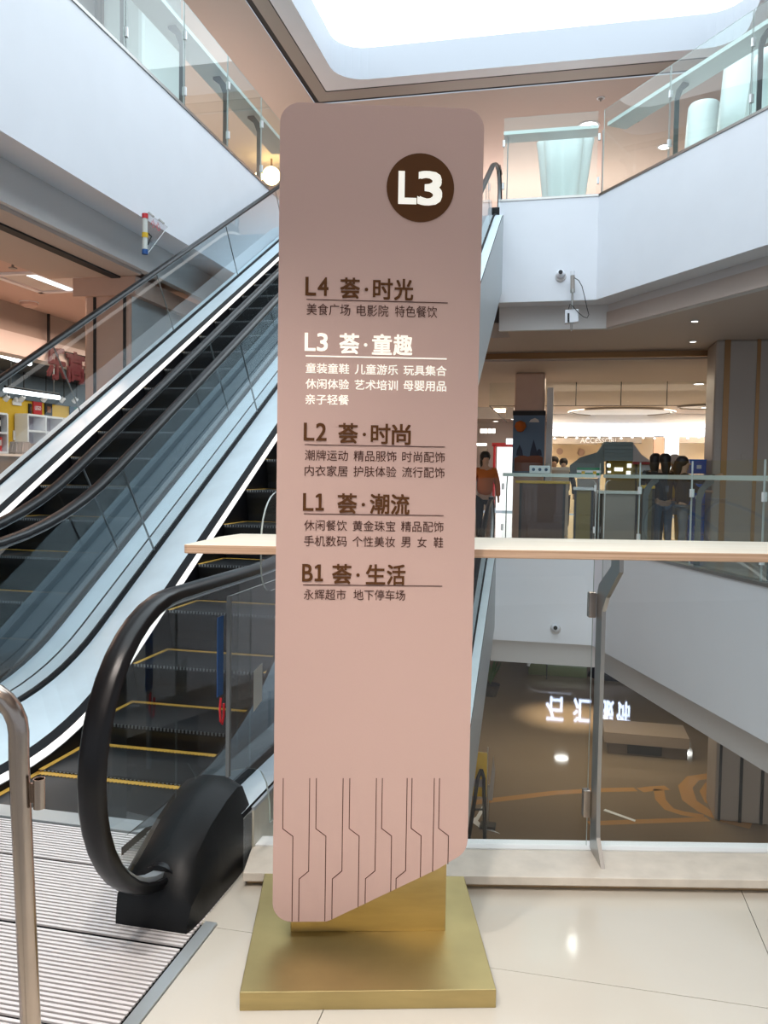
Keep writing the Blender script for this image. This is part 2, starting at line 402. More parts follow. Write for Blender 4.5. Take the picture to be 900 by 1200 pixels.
# ceilings of this level under those slabs
struct('ceiling_left', MB().box((-14, -6, 3.9), (XL-.45, 24, 4.0)), M['pink_ceiling'])
struct('ceiling_left_beam', MB().box((-6.25, -6, 3.72), (XL-.45, 9.0, 3.92)), M['soffit'])
struct('trim_8', MB().box((-5.42, -6, 3.70), (-5.30, 13, 3.722)), M['slot'])
b = MB(); b.prism([Vector((XL-.1, 14.3, 3.77)), Vector((-1.0, 14.3, 3.77)), Vector((-1.0, 13.6, 3.77)), Vector((.55, 13.6, 3.77)), Vector((6.5, 4.6, 3.77)), Vector((14, 4.6, 3.77)), Vector((14, 16.2, 3.77)), Vector((XL-.1, 16.2, 3.77))], (0, 0, .25))
struct('ceiling_right', b, M['soffit'])
struct('ceiling_near', MB().box((-4.2, -6, 3.80), (6, 1.2, 4.0)), M['soffit'])

# ---- opposite edge of this level
Z3T, Z3B, Z3R = .30, -1.28, -1.66
P3R = [Vector((-1.13, 13.25, 0)), Vector((.47, 13.25, 0)), Vector((3.6, 4.6, 0))]
fa, bn, tr = slab_edge('r3', P3R, Z3T, Z3B, Z3R, .13)
struct('wall_back_lower', fa, M['white']); struct('trim_9', bn, M['grey_white']); struct('trim_10', tr, M['steel'])
b = MB(); b.prism([Vector((-12, 13.35, -.4)), Vector((.5, 13.35, -.4)), Vector((3.8, 4.6, -.4)), Vector((14, 4.6, -.4)), Vector((14, 30, -.4)), Vector((-12, 30, -.4))], (0, 0, .4))
struct('floor_back', b, M['tile'])
struct('floor_left', MB().box((-16, -6, -.4), (-5.0, 13.4, 0)), M['tile'])
b = MB(); b.prism([Vector((-12, 13.65, -1.68)), Vector((.7, 13.65, -1.68)), Vector((4.0, 4.6, -1.68)), Vector((14, 4.6, -1.68)), Vector((14, 36, -1.68)), Vector((-12, 36, -1.68))], (0, 0, .1))
struct('ceiling_lower', b, M['l2wall'])
struct('floor_lower', MB().box((-14, -6, -5.6), (16, 36, -5.4)), M['l2floor'])
struct('wall_lower_back', MB().box((-14, 35.8, -5.4), (16, 36, -1.6)), M['l2wall'])
struct('wall_lower_left', MB().box((-6.2, -6, -5.4), (-6.0, 31.8, -1.6)), M['l2wall'])
struct('wall_lower_right', MB().box((12, -6, -5.4), (12.2, 31.8, -1.6)), M['l2wall'])
struct('wall_back_lower_return', MB().box((-5.0, -6, -5.4), (-4.9, 13.4, -.0)), M['l2wall'])

# ================================================================ SIGN
SU, SV = cam_dir(15.0); SO = Vector((-.5507, 2.3217, 0))
sign = thing('directory_sign', 'tall rose pink floor directory totem on a brass base', 'sign', SO, R(15))
I4 = Matrix.Identity(4)
MB().box((-.334, -.322, 0), (.336, .318, .05)).build('base', M['brass'], sign, bevel=.002)
MB().box((-.222, -.045, .05), (.234, .06, .9)).build('column', M['brass'], sign, bevel=.0015)
def arc(cx, cz, r, a0, a1, n=8): return [(cx+r*math.cos(R(a0+(a1-a0)*i/n)), cz+r*math.sin(R(a0+(a1-a0)*i/n))) for i in range(n+1)]
out = arc(.236, 2.350, .058, 90, 0)[::1]
UL, UR, ZT, ZB = -.271, .291, 2.409, .110
prof = [(-.215, ZT)]+[(p[0], p[1]) for p in arc(UR-.056, ZT-.056, .056, 90, 0)]
prof += [(UR-.004, .345)]+arc(UR-.060, .345, .055, 0, -62)+[(.20, .262)]
# slanted cut from the right down to the lower left
prof += [(-.105, .1145)]+arc(-.120, .130, .02, -62, -90, 3)+arc(UL+.056, ZB+.056, .056, -90, -180)+arc(UL+.056, ZT-.056, .056, 180, 90)
pp = []
for p in prof:
    if not pp or (abs(p[0]-pp[-1][0])+abs(p[1]-pp[-1][1])) > .0005: pp.append(p)
if abs(pp[0][0]-pp[-1][0])+abs(pp[0][1]-pp[-1][1]) < .002: pp.pop()
VP_ = -.098
MB().prism([(u, VP_, z) for u, z in pp], (0, .050, 0)).build('panel', M['pink'], sign, bevel=.0015)
TM = Matrix.Translation((0, VP_-.0006, 0))
def words(name, items, m, label, bold, d=.001):
    b = MB()
    for s, box in items:
        if s == '1': one_mb(b, box, TM, d)
        else: text_mb(b, s, box, TM, bold, d)
    o = b.build(name, m, sign); o['label'] = label; return o
def rule(z, m, h=.0022):
    MB().box((-.194, VP_-.0016, z-h/2), (.199, VP_, z+h/2)).build('rule', m, sign)
# badge
b = MB(); b.prism([(.117+.0935*math.cos(2*math.pi*i/48), VP_-.002, 2.189+.0935*math.sin(2*math.pi*i/48)) for i in range(48)], (0, .002, 0))
b.build('badge', M['brown'], sign)['label'] = 'round dark brown badge'
words('badge_text', [('L', (.059, 2.146, .103, 2.229)), ('3', (.112, 2.144, .174, 2.231))], M['glow'], 'glowing white L3', .04, .003)
BR, DB, GL = M['brown'], M['darkbrown'], M['glow']
H = [('L4', 1.888, 1.937, '时光', BR), ('L3', 1.736, 1.784, '童趣', GL), ('L2', 1.488, 1.536, '时尚', BR), ('L1', 1.292, 1.340, '潮流', BR), ('B1', 1.093, 1.141, '生活', BR)]
for i, (lv, z0, z1, zh, m_) in enumerate(H):
    it = [(lv[0], (-.196, z0, -.168, z1)), (lv[1], (-.162, z0, -.134 if lv[1] != '1' else -.138, z1))]
    a = -.100 if lv != 'B1' else -.112; o_ = 0 if lv != 'B1' else -.008
    it += [('荟', (a, z0-.006, a+.053, z1+.001)), ('·', (a+.067, (z0+z1)/2-.010, a+.077, (z0+z1)/2)), (zh[0], (-.009+o_, z0-.006, .044+o_, z1+.001)), (zh[1], (.050+o_, z0-.007, .101+o_, z1+.001))]
    for ch_, bx_ in it:
        words('letter', [(ch_, bx_)], m_, ('glowing white' if lv == 'L3' else 'brown')+' letter '+ch_+' of the heading '+lv, 0 if ch_ == '·' else (.020 if lv != 'L3' else .022), .0015)
    rule((1.8765, 1.7215, 1.476, 1.283, 1.083)[i], m_ if lv == 'L3' else DB, .0036 if lv == 'L3' else .0018)
c1, c2, c3 = (-.193, -.073), (-.057, .063), (.079, .199)
L = [(1.850, .032, ['美食广场', '电影院', '特色餐饮'], DB, [(-.193, -.072), (-.054, .034), (.052, .170)]),
     (1.688, .028, ['童装童鞋', '儿童游乐', '玩具集合'], GL, None), (1.645, .028, ['休闲体验', '艺术培训', '母婴用品'], GL, None), (1.602, .028, ['亲子轻餐'], GL, None),
     (1.447, .030, ['潮牌运动', '精品服饰', '时尚配饰'], DB, None), (1.404, .030, ['内衣家居', '护肤体验', '流行配饰'], DB, None),
     (1.251, .030, ['休闲餐饮', '黄金珠宝', '精品配饰'], DB, None), (1.207, .030, ['手机数码', '个性美妆'], DB, None),
     (1.056, .030, ['永辉超市', '地下停车场'], DB, [(-.192, -.073), (-.052, .094)])]
for zc, h, ws, m_, cols in L:
    cols = cols or [c1, c2, c3]
    it = [(s, (cols[i][0], zc-h/2, cols[i][1], zc+h/2)) for i, s in enumerate(ws)]
    if ws[0] == '手机数码': it += [('男', (.080, 1.192, .106, 1.222)), ('女', (.126, 1.192, .152, 1.222)), ('鞋', (.172, 1.192, .199, 1.222))]
    for ww in it:
        words('lettering', [ww], m_, ('white' if m_ is GL else 'dark brown')+' small lettering '+ww[0], .010 if m_ is GL else .0, .001)
# engraved pattern lines
def pline(pts, w=.0022):
    b = MB(); y = VP_-.0006
    for (a, c) in zip(pts[:-1], pts[1:]):
        A_ = Vector((a[0], y, a[1])); C_ = Vector((c[0], y, c[1])); d = (C_-A_).normalized(); n = Vector((-d.z, 0, d.x))*w/2
        A_ -= d*w*.3; C_ += d*w*.3
        b.prism([A_-n, C_-n, C_+n, A_+n], (0, .0006, 0))
    b.build('pattern_line', M['darkbrown'], sign)
def cut(u): return .1115 if u < -.105 else .1145+(u+.105)*.4836
ZTp = .529
for u in (-.244, -.150, -.055, .038, .123, .202): # kinks to the right
    pline([(u, ZTp), (u, .383), (u+.029, .361), (u+.029, cut(u+.029)+.001)])
for u in (-.169, -.074, .021, .109):
    zl = .236 if cut(u-.026) < .23 else 0
    pline([(u, ZTp), (u, .259), (u-.027, .236), (u-.027, cut(u-.027)+.001)] if zl else [(u, ZTp), (u, .259), (u-.012, .249), (u-.024, .236), (u-.024, cut(u-.024)+.001)])
pline([(.187, ZTp), (.187, cut(.187)+.001)])

# ================================================================ OUR GUARDRAIL
rail = thing('guardrail', 'glass guardrail with a wide pale wood top board behind the pink sign', 'railing', RO, R(12.7))
def outline_pane(b, u0, u1, z0, z1, r, v, t, ra=True, rb=True, n=5):
    P = [(u0, z0), (u1, z0)]
    P += arc(u1-r, z1-r, r, 0, 90, n) if rb else [(u1, z1)]
    P += arc(u0+r, z1-r, r, 90, 180, n) if ra else [(u0, z1)]
    b.prism([(u, v, z) for u, z in P], (0, t, 0), side=1); return b
b = MB(); b.mi = 0
L0, L1 = -1.055, 4.2
top = [(L1, -.27), (L1, .19), (L0+.09, .19), (L0+.045, .05), (L0+.01, -.20), (L0, -.262), (L0+.01, -.27)]
a = [b.v((x, y, 1.177)) for x, y in top]; c = [b.v((x, y, 1.150)) for x, y in top]
b.face(a); b.mi = 1; b.face(c[::-1])
for i in range(len(a)): b.face([a[i], c[i], c[(i+1) % len(a)], a[(i+1) % len(a)]])
b.build('top_board', [M['wood_top'], M['wood_edge']], rail, bevel=.003)
for u0, u1 in ((-.83, .303), (.334, 1.47), (1.50, 2.63), (2.66, 3.8)):
    outline_pane(MB(), u0, u1, .03, 1.388, .022, .200, .012).build('glass_panel', [M['glass'], M['edge']], rail)
post_prof = [(.035, .052), (.19, .052), (.19, .98), (.165, 1.02), (.02, 1.10), (.02, 1.15), (-.075, 1.15), (-.075, 1.09), (.07, .985), (.115, .93), (.115, .25), (.105, .13), (.055, .075)]
post_me = None
for u in (-.60, .318, 1.485, 2.645):
    if post_me is None:
        post = MB().prism([(-.007, v, z) for v, z in post_prof], (.014, 0, 0)).build('post', M['steel'], rail, bevel=.002)
        post_me = post.data
    else: post = link('post', post_me, rail)
    post.location.x = u
    for z0, z1 in ((.895, .985), (.165, .265)):
        MB().box((-.034, .186, z0), (-.008, .218, z1)).build('clamp', M['stainless'], post, bevel=.003)

# ================================================================ ESCALATORS
def zi(y): return .329+(y-4.54)*.577
SL = .577
ZTOP = 5.4
def prof(zf, rel, t, y0, y1, n=8):
    yl = (zf-rel-.329)/SL+4.54; yu = (ZTOP+zf-rel-.329)/SL+4.54
    def bez(p0, p1, p2): return [((1-s)**2*p0[0]+2*s*(1-s)*p1[0]+s*s*p2[0], (1-s)**2*p0[1]+2*s*(1-s)*p1[1]+s*s*p2[1]) for s in [i/n for i in range(n+1)]]
    P = [(y0, zf)]+bez((yl-t, zf), (yl, zf), (yl+t*.866, zf+t*.5))
    P += bez((yu-t*.866, ZTOP+zf-t*.5), (yu, ZTOP+zf), (yu+t, ZTOP+zf))+[(y1, ZTOP+zf)]
    return P
def pint(P, y):
    for (a, b_) in zip(P[:-1], P[1:]):
        if a[0] <= y <= b_[0]: return a[1]+(b_[1]-a[1])*(y-a[0])/(b_[0]-a[0]+1e-9)
    return P[0][1] if y < P[0][0] else P[-1][1]
Y0 = 2.9
HRW = .74
YTOPN = 14.0
def sweep_x(b, path, prof2, cx):     # path in (y,z); prof2 list of (dx, dn)
    rings = []
    for i, (y, z) in enumerate(path):
        a = path[max(i-1, 0)]; c = path[min(i+1, len(path)-1)]
        d = Vector((0, c[0]-a[0], c[1]-a[1])).normalized(); n = Vector((0, -d.z, d.y))
        rings.append([Vector((cx+px, y, z))+n*pn for px, pn in prof2])
    return b.loft(rings)
HP = prof(1.010, 1.092, .75, 2.34, 13.55)
loopr = .447
loop1 = [(2.34+loopr*math.cos(R(a)), 1.010-loopr+loopr*math.sin(R(a))) for a in range(-88, -271, -9)][::1]
loop1 = [(2.46, .118)]+[(2.34-0+loopr*math.cos(R(a)), 1.010-loopr+loopr*math.sin(R(a))) for a in range(-90, -270, -9)]
loop2 = [(13.55+loopr*math.cos(R(a)), ZTOP+1.010-loopr+loopr*math.sin(R(a))) for a in range(81, -91, -9)]+[(13.45, ZTOP+.118)]
HPATH = loop1+HP+loop2
hprof = [(-.040, -.012), (-.036, .006), (-.026, .014), (0, .017), (.026, .014), (.036, .006), (.040, -.012), (.034, -.020), (.020, -.016), (-.020, -.016), (-.034, -.020)]
gprof = [(-.018, -.032), (.018, -.032), (.018, -.017), (-.018, -.017)]

def sheet_line(b, PA, xa, PB, xb):
    return b.sheet([(xa, y-Y0, z) for y, z in PA], [(xb, y-Y0, z) for y, z in PB])
def P_(zf, rel, t=.5): return prof(zf, rel, t, 2.62, 13.4)

# step shared meshes (origin: back edge of the tread, top)
b = MB(); b.box((-.40, -.40, -.022), (.40, 0, 0))
pf = [(-.40, 0), (-.385, -.06), (-.365, -.12), (-.35, -.18), (-.345, -.24)]
b.loft([[(-.40, y, z), (.40, y, z), (.40, y+.02, z), (-.40, y+.02, z)] for y, z in pf])
step_me = b.mesh('step', M['step'])
b = MB(); zz = [(-.40, -.0002)]
for i in range(44):
    x = -.40+i*.8/44; b.mi = 0
    b.face([b.v((x, -.03, .0025)), b.v((x+.4/44, -.044, .0025)), b.v((x+.8/44, -.03, .0025)), b.v((x+.8/44, 0, .0025)), b.v((x, 0, .0025))])
b.box((-.40, -.40, 0), (-.375, 0, .0025)); b.box((.375, -.40, 0), (.40, 0, .0025))
yel_me = b.mesh('yellow_edge', M['yellow'])
b = MB()
for i in range(40):
    x = -.385+i*.77/39; b.box((x-.004, -.404, -.014), (x+.004, -.396, .001))
tick_me = b.mesh('nosing_glints', M['tick'])  # shine of the cleats drawn as a row of pale ticks

def make_escalator(cx, label, clad_right):
    e = thing('escalator', label, 'escalator', (cx, Y0, 0), 0)
    # steps
    sp = prof(0, 0, .45, 2.5, 13.9)
    ys = [3.27, 3.67]
    y = 4.10
    while y < 13.75: ys.append(y); y += .41
    for y in ys:
        s_ = link('step', step_me, e, loc=(0, y-Y0, pint(sp, y-.0)-.0))
        link('yellow_edge', yel_me, s_); link('nosing_glints', tick_me, s_)
    for sx in (-1, 1):
        def sh(name, za, ra, xa, zb, rb, xb, m, y0=2.62):
            return sheet_line(MB(), prof(za, ra, .5, y0, 13.4), sx*xa, prof(zb, rb, .5, y0, 13.4), sx*xb).build(name, m, e)
        sh('skirt', -.35, -.35, .404, .03, .235, .404, M['black'])
        sh('skirt_light', .035, .24, .404, .070, .288, .413, M['led'], 2.62 if sx < 0 else 3.1)
        sh('lip', .070, .288, .413, .095, .325, .448, M['black'])
        sh('inner_deck', .095, .325, .448, .20, .255, .722, M['deck'] if sx < 0 else M['deck_dark_refl'])
        sh('outer_deck', .20, .250, .758, .205, .235, .868, M['deck'])
        b = MB(); sheet_line(b, P_(.20, .255), sx*.722, P_(.215, .275), sx*.724); sheet_line(b, P_(.215, .275), sx*.724, P_(.215, .275), sx*.756); sheet_line(b, P_(.215, .275), sx*.756, P_(.20, .25), sx*.758)
        b.build('glass_channel', M['black'], e)
        sheet_line(MB(), P_(.2052, .2352), sx*.868, P_(.190, .22), sx*.874).build('deck_edge', M['black'], e)
        # handrail and its guide
        hp = [(y-Y0, z) for y, z in HPATH]
        h = sweep_x(MB(), hp, hprof, sx*HRW).build('handrail', M['rubber'], e, smooth=True)
        sweep_x(MB(), hp, gprof, sx*HRW).build('handrail_guide', M['alu'], h)
        # glass
        top = prof(.985, 1.062, .75, 2.34, 13.55); bot = prof(.205, .26, .5, 2.3, 13.6)
        js = [(3.30, 3.30)]
        yb = 4.99
        while yb < 12.9: js.append((yb, yb-.42)); yb += 1.85
        js.append((13.55, 13.55))
        x = sx*HRW-.005
        # newel pane
        P = [(3.296, .205), (3.296, .985), (2.34, .985)]+[(2.34+(loopr-.025)*math.cos(R(a)), 1.010-loopr+(loopr-.025)*math.sin(R(a))) for a in range(99, 235, 9)]+[(2.42, .205)]
        MB().prism([(x, y-Y0, z) for y, z in P], (.01, 0, 0)).build('glass_panel', M['glass_esc'], e)
        for (a, c) in zip(js[:-1], js[1:]):
            rows = []
            for i in range(15):
                t = i/14; y1 = a[0]+.005+(c[0]-a[0]-.01)*t; y2 = a[1]+.005+(c[1]-a[1]-.01)*t
                rows.append([(x, y1-Y0, pint(bot, y1)), (x, y2-Y0, pint(top, y2)), (x+.01, y2-Y0, pint(top, y2)), (x+.01, y1-Y0, pint(bot, y1))])
            MB().loft(rows).build('glass_panel', M['glass_esc'], e)
            MB().hexa([(x-.001, c[0]-.004-Y0, pint(bot, c[0])), (x+.011, c[0]-.004-Y0, pint(bot, c[0])), (x+.011, c[0]+.004-Y0, pint(bot, c[0])), (x-.001, c[0]+.004-Y0, pint(bot, c[0])),
                       (x-.001, c[1]-.004-Y0, pint(top, c[1])), (x+.011, c[1]-.004-Y0, pint(top, c[1])), (x+.011, c[1]+.004-Y0, pint(top, c[1])), (x-.001, c[1]+.004-Y0, pint(top, c[1]))]).build('glass_joint', M['tick'], e)
        # newel boot: faceted black cover
        st = [(2.225, .012, .115, .10), (2.250, .115, .125, .20 and .13), (2.33, .190, .13, 0), (2.45, .250, .13, 0), (2.58, .292, .13, 0), (2.70, .300, .13, 0)]
        b = MB(); c0 = sx*HRW
        rings = []
        for (y, h, wd) in ((2.215, .035, .118), (2.235, .125, .124), (2.31, .195, .13), (2.43, .262, .132), (2.56, .302, .134), (2.655, .315, .134), (2.70, .30, .134)):
            sh_ = h*.70
            rings.append([(c0-wd, y-Y0, .0), (c0-wd, y-Y0, sh_*.95), (c0-wd*.72, y-Y0, h*.93), (c0-.035, y-Y0, h), (c0+.035, y-Y0, h), (c0+wd*.72, y-Y0, h*.90), (c0+wd, y-Y0, sh_*.85), (c0+wd, y-Y0, 0)])
        # lower front slopes inward toward the floor
        b.loft(rings); o = b.build('newel_cover', M['boot'], e, smooth=True)
        MB().cyl((c0, 2.27-Y0, .112), (c0, 2.45-Y0, .125), .062, .058, 18).build('handrail_inlet', M['rubber'], e, smooth=True)
        o2 = MB().box((c0-.134, 13.35-Y0, ZTOP), (c0+.134, 13.8-Y0, ZTOP+.3)).build('newel_cover', M['boot'], e, bevel=.03)
    # outer cladding and underside of the truss
    cl = P_(.19, .22); lo = P_(-1.0, -1.0)
    sheet_line(MB(), cl, .874, lo, .874).build('side_panel', M['cladw'], e)
    sheet_line(MB(), cl, -.874, lo, -.874).build('side_panel', M['cladw'], e)
    sheet_line(MB(), lo, -.874, lo, .874).build('underside_panel', M['cladw'], e)
    sheet_line(MB(), P_(-.36, -.36), -.41, P_(-.36, -.36), .41).build('step_well', M['black'], e)
    # comb plate
    MB().box((-.46, 2.80-Y0, -.02), (.46, 2.895-Y0, .006)).build('comb_plate', M['trimm'], e)
    for yy0, yy1 in ((1.00, 1.385), (1.39, 1.765), (1.77, 2.145), (2.155, 2.53), (2.54, 2.795)):
        w_ = .874
        p_ = MB().box((-w_, yy0-Y0, -.04), (w_, yy1-Y0, -.006)).build('floor_plate', M['black'], e)
        b = MB(); n = int((yy1-yy0)/.0175)
        for i in range(n):
            y = yy0+(i+.5)*(yy1-yy0)/n; b.box((-w_, y-.0060-Y0, -.006), (w_, y+.0040-Y0, .0))
        r_ = b.build('rib', M['rib'], p_); r_['kind'] = 'stuff'
    return e
esc1 = make_escalator(-1.94, 'nearer escalator with yellow edged black steps, black newel in front of the sign', True)
esc2 = make_escalator(-3.69, 'farther escalator climbing beside the white left fascia, second from the sign', False)
esc3 = copy_tree(esc1); esc3.location = (-1.94, Y0, -5.4); esc3['label'] = 'escalator from the floor below, pale side panel seen under the guardrail'
for ch in list(esc3.children):
    if ch.name.split('.')[0] in ('floor_plate',):
        for c_ in list(ch.children): bpy.data.objects.remove(c_)
        bpy.data.objects.remove(ch)
MB().box((-1.052, 1.0, -.02), (-1.014, 2.285, .007)).build('plate_trim', M['trimm']); t_ = bpy.data.objects['plate_trim']
t_.parent = esc1; t_.location = (1.94, -Y0, 0)
q = MB().box((-1.10, 2.70, .0), (-1.058, 3.6, .185)).build('stone_plinth', M['cream'], esc1, bevel=.002); q.location = (1.94, -Y0, 0)
q = MB().box((-1.10, 2.70, .185), (-1.0575, 3.62, .197)).build('plinth_strip', M['alu'], esc1); q.location = (1.94, -Y0, 0)
struct('trim_16', MB().box((-1.10, 2.287, -.04), (-1.010, 3.2, -.001)), M['tile'])
struct('floor_pit', MB().box((-5.0, -6, -.4), (-1.03, 2.9, -.045)), M['slot'])
struct('floor_left_tiles', MB().box((-5.0, -6, -.045), (-1.06, .99, 0)), M['tile'])

# clear acrylic guards on the outside of the escalator
xA = -1.055
g1 = thing('acrylic_guard', 'upper clear acrylic guard with rounded corners rising through the wood board', 'guard', (xA, 2.73, .98))
P = [(.0, .05)]+[(p[0], p[1]) for p in arc(.17, .17+.02, .17, 180, 90, 6)]
P = arc(.10, .08, .10, 270, 180, 5)+arc(.17, .175, .17, 180, 90, 7)+[(.62, .345), (.62, -.02)]
MB().prism([(0, y, z) for y, z in P], (.006, 0, 0), side=1).build('sheet', [M['acrylic'], M['edge']], g1)
g2 = thing('acrylic_guard', 'lower clear acrylic guard outside the newel with a blue strip and white sticker', 'guard', (xA, 2.46, .10))
P = [(0, .315), (0, .89), (.75, .89), (.75, 0), (.40, 0)]+arc(.20, .115, .19, 0, 90, 6)+[(.0, .315)]
P = [(0, .315), (0, .895), (.75, .895), (.75, -.02), (.385, -.02), (.38, .06), (.345, .15), (.285, .215), (.21, .25), (.11, .285)]
MB().prism([(0, y, z) for y, z in P[::-1]], (.006, 0, 0), side=1).build('sheet', [M['acrylic'], M['edge']], g2)
MB().box((-.004, -.014, .30), (.008, 0, .895)).build('edge_strip', M['tick'], g2)
b = MB().box((-.016, -.060, .575), (-.014, -.014, .832)); b.build('blue_strip', M['blue'], g2)
b = MB()
TMx = Matrix(((0, 1, 0, 0), (1, 0, 0, 0), (0, 0, 1, 0), (0, 0, 0, 1)))
b.tube([(-.016, -.028, .565), (-.016, -.035, .53), (-.016, -.030, .49), (-.016, -.016, .475), (-.016, -.004, .50), (-.016, -.004, .54)], .004, 6)
b.build('red_hook', M['red'], g2)
MB().prism([(.0065, .200, .60), (.0065, .282, .61), (.0065, .282, .475), (.0065, .200, .455)], (.001, 0, 0)).build('sticker', M['stickw'], g2)

# ================================================================ STAINLESS BARRIER (left foreground)
bar = thing('tube_barrier', 'bent stainless steel tube barrier at the left foreground', 'barrier', (-.955, 1.325, 0))
o_ = Vector((-.955, 1.325, 0))
ex = Vector((math.cos(YAW), math.sin(YAW), 0))
pts = [Vector((-.948, 1.326, -0.0)), Vector((-.965, 1.322, .344)), Vector((-.978, 1.32, .675)), Vector((-.984, 1.318, .86))]
c_ = Vector((-.984, 1.318, .905))-ex*.085
for a in range(0, 91, 15): pts.append(c_+ex*.085*math.cos(R(a))+Vector((0, 0, .085*math.sin(R(a)))))
pts += [c_-ex*.55+Vector((0, 0, .085))]
c2_ = c_-ex*.55
for a in range(105, 181, 15): pts.append(c2_+ex*.085*math.cos(R(a))+Vector((0, 0, .085*math.sin(R(a)))))
pts += [c2_-ex*.085+Vector((0, 0, -.9))]
MB().tube([p-o_ for p in pts], .0185, 16).build('frame', M['stainless'], bar, smooth=True)
s0 = Vector((-.978, 1.32, .79))+ex*.031
b = MB(); ps = s0-o_
b.loft([[ps+Vector((math.cos(t)*r_, math.sin(t)*r_, z)) for t in [2*math.pi*i/14 for i in range(14)]] for r_, z in ((.011, -.028), (.011, .028), (.0092, .028), (.0092, -.025))], cap=False)
b.build('hinge_sleeve', M['stainless'], bar, smooth=True)
MB().box(ps+Vector((-.020, -.003, -.018)), ps+Vector((-.009, .003, .018))).build('bracket', M['stainless'], bar)

# ================================================================ GLASS BALUSTRADES OF OTHER EDGES
def balustrade(label, p0, p1, zt, panes, inward, posts=None, board=True, green=True):
    """glass panes on a white fascia from p0 to p1 (zt: fascia top)"""
    d = (p1-p0).normalized(); L_ = (p1-p0).length
    ang = math.atan2(d.y, d.x)
    t = thing('glass_balustrade', label, 'railing', (p0.x, p0.y, zt), ang)
    s = 1 if inward > 0 else -1
    gm = M['glass_green'] if green else M['glass']
    for i, (a, c) in enumerate(zip(panes[:-1], panes[1:])):
        MB().prism([(a+.01, s*.05, .0), (c-.01, s*.05, .0), (c-.01, s*.05, 1.27), (a+.01, s*.05, 1.27)], (0, s*.012, 0), side=1).build('glass_panel', [gm, M['edge']], t)
    for a in panes[(0 if posts is None else posts[0]):]:
        if a < -.01 or a > L_+.01: continue
        q = MB().prism([(-.006, s*v, z) for v, z in ((.075, .0), (.15, .0), (.15, .80), (.20, .93), (.30, 1.01), (.30, 1.045), (.20, 1.045), (.10, .92), (.075, .8))], (.012, 0, 0)).build('post', M['post_dark'], t)
        q.location.x = a+.07
        for z in (.22, .88): MB().box((-.075, s*.03, z-.05), (-.04, s*.075, z+.05)).build('clamp', M['bwhite'], q)
    if board:
        MB().box((0, s*.12, 1.045), (L_, s*.46, 1.10)).build('top_board', M['greenwhite'], t)
    return t
# left upper balustrade (runs toward +y; the room side is -x = local +y)
balustrade('upper glass balustrade on the white fascia at left', Vector((XL, -2, 0)), Vector((XL, 13.4, 0)), Z4T+.036,
           [0, 1.6, 3.0, 4.45, 5.9, 7.25, 8.6, 9.95, 11.3, 12.6, 13.85, 15.3], 1)
balustrade('upper glass balustrade on the white fascia right of the sign, straight back run', Vector((-1.10, 13.19, 0)), Vector((.36, 13.19, 0)), Z4T+.036, [0, 1.46], 1, posts=(0,))
PR0 = Vector((.39, 13.19, 0)); dR = (Vector((6.2, 4.4, 0))-PR0).normalized()
balustrade('upper glass balustrade on the right wing, rising to the picture edge', PR0, PR0+dR*8, Z4T+.036, [0, 1.5, 2.95, 4.4, 5.9, 7.4], 1, posts=(1,))
b3 = balustrade('opposite glass balustrade of this level, seen above the wood board', Vector((-1.0, 13.25, 0)), Vector((.47, 13.25, 0)), Z3T+.036, [0, 1.45], 1, posts=(0,))
PR3 = Vector((.47, 13.25, 0)); d3 = (Vector((3.6, 4.6, 0))-PR3).normalized()
balustrade('opposite glass balustrade of this level on the right wing', PR3, PR3+d3*8, Z3T+.036, [0, 1.45, 2.9, 4.4, 5.9, 7.4], 1, posts=(1,))

# ================================================================ THIS LEVEL, BEYOND THE VOID
ZF = 3.62
struct('ceiling_far', MB().box((-14, 16.2, ZF), (14, 36, ZF+.3)), M['soffit'])
struct('trim_11', MB().box((-6, 16.02, ZF+.02), (8, 16.06, ZF+.13)), M['bronze'])
struct('wall_far', MB().box((-14, 34.8, 0), (14, 35, ZF)), M['soffit'])
struct('wall_far_right', MB().box((9.5, 12, 0), (9.7, 35, 3.75)), M['colgrey'])
struct('wall_far_left', MB().box((-6.6, 24, 0), (-6.5, 34.8, ZF)), M['band'])
struct('wall_left_far', MB().box((-12.2, 23.8, 0), (-6.6, 24, 3.9)), M['band'])
struct('trim_12', MB().box((-6.5, 13.3, 0), (-5.2, 13.5, 3.9)), M['band'])

# smoke curtain of glass under the ceiling
sc = thing('smoke_curtain', 'clear glass smoke curtain hanging below the far ceiling, dark joints', 'glass panel', (0, 19.9, 3.07))
c0 = W(574, 448, y=19.9).x; c1 = W(838, 448, y=19.9).x; n = 5
for i in range(n):
    a = c0+(c1-c0)*i/n; b_ = c0+(c1-c0)*(i+1)/n-.02
    MB().box((a, 0, 0), (b_, .012, .55)).build('glass_panel', M['glass'], sc)
    MB().box((b_, 0, 0), (b_+.02, .014, .55)).build('joint', M['blk'], sc)
MB().box((c0, -.005, -.012), (c1, .017, .0)).build('rail', M['blk'], sc)
q = MB().prism([(c0, 0, 0), (c0, 6, 0), (c0, 6, .55), (c0, 0, .55)], (.012, 0, 0)).build('glass_panel', M['glass'], sc)
MB().box((c0-.005, 0, -.012), (c0+.017, 6, 0)).build('rail', M['blk'], sc)

def disc_light(name, label, loc, r, m=None, group=None):
    t = thing(name, label, 'ceiling light', loc, 0, group)
    MB().lathe((0, 0, 0), [(r*1.25, 0), (r*1.3, -.012), (r*1.0, -.016), (r, -.004)], 24).build('rim', M['white'], t)
    MB().lathe((0, 0, 0), [(r*.98, -.006), (r*.98, -.012)], 20).build('lens', m or M['lamp'], t); return t
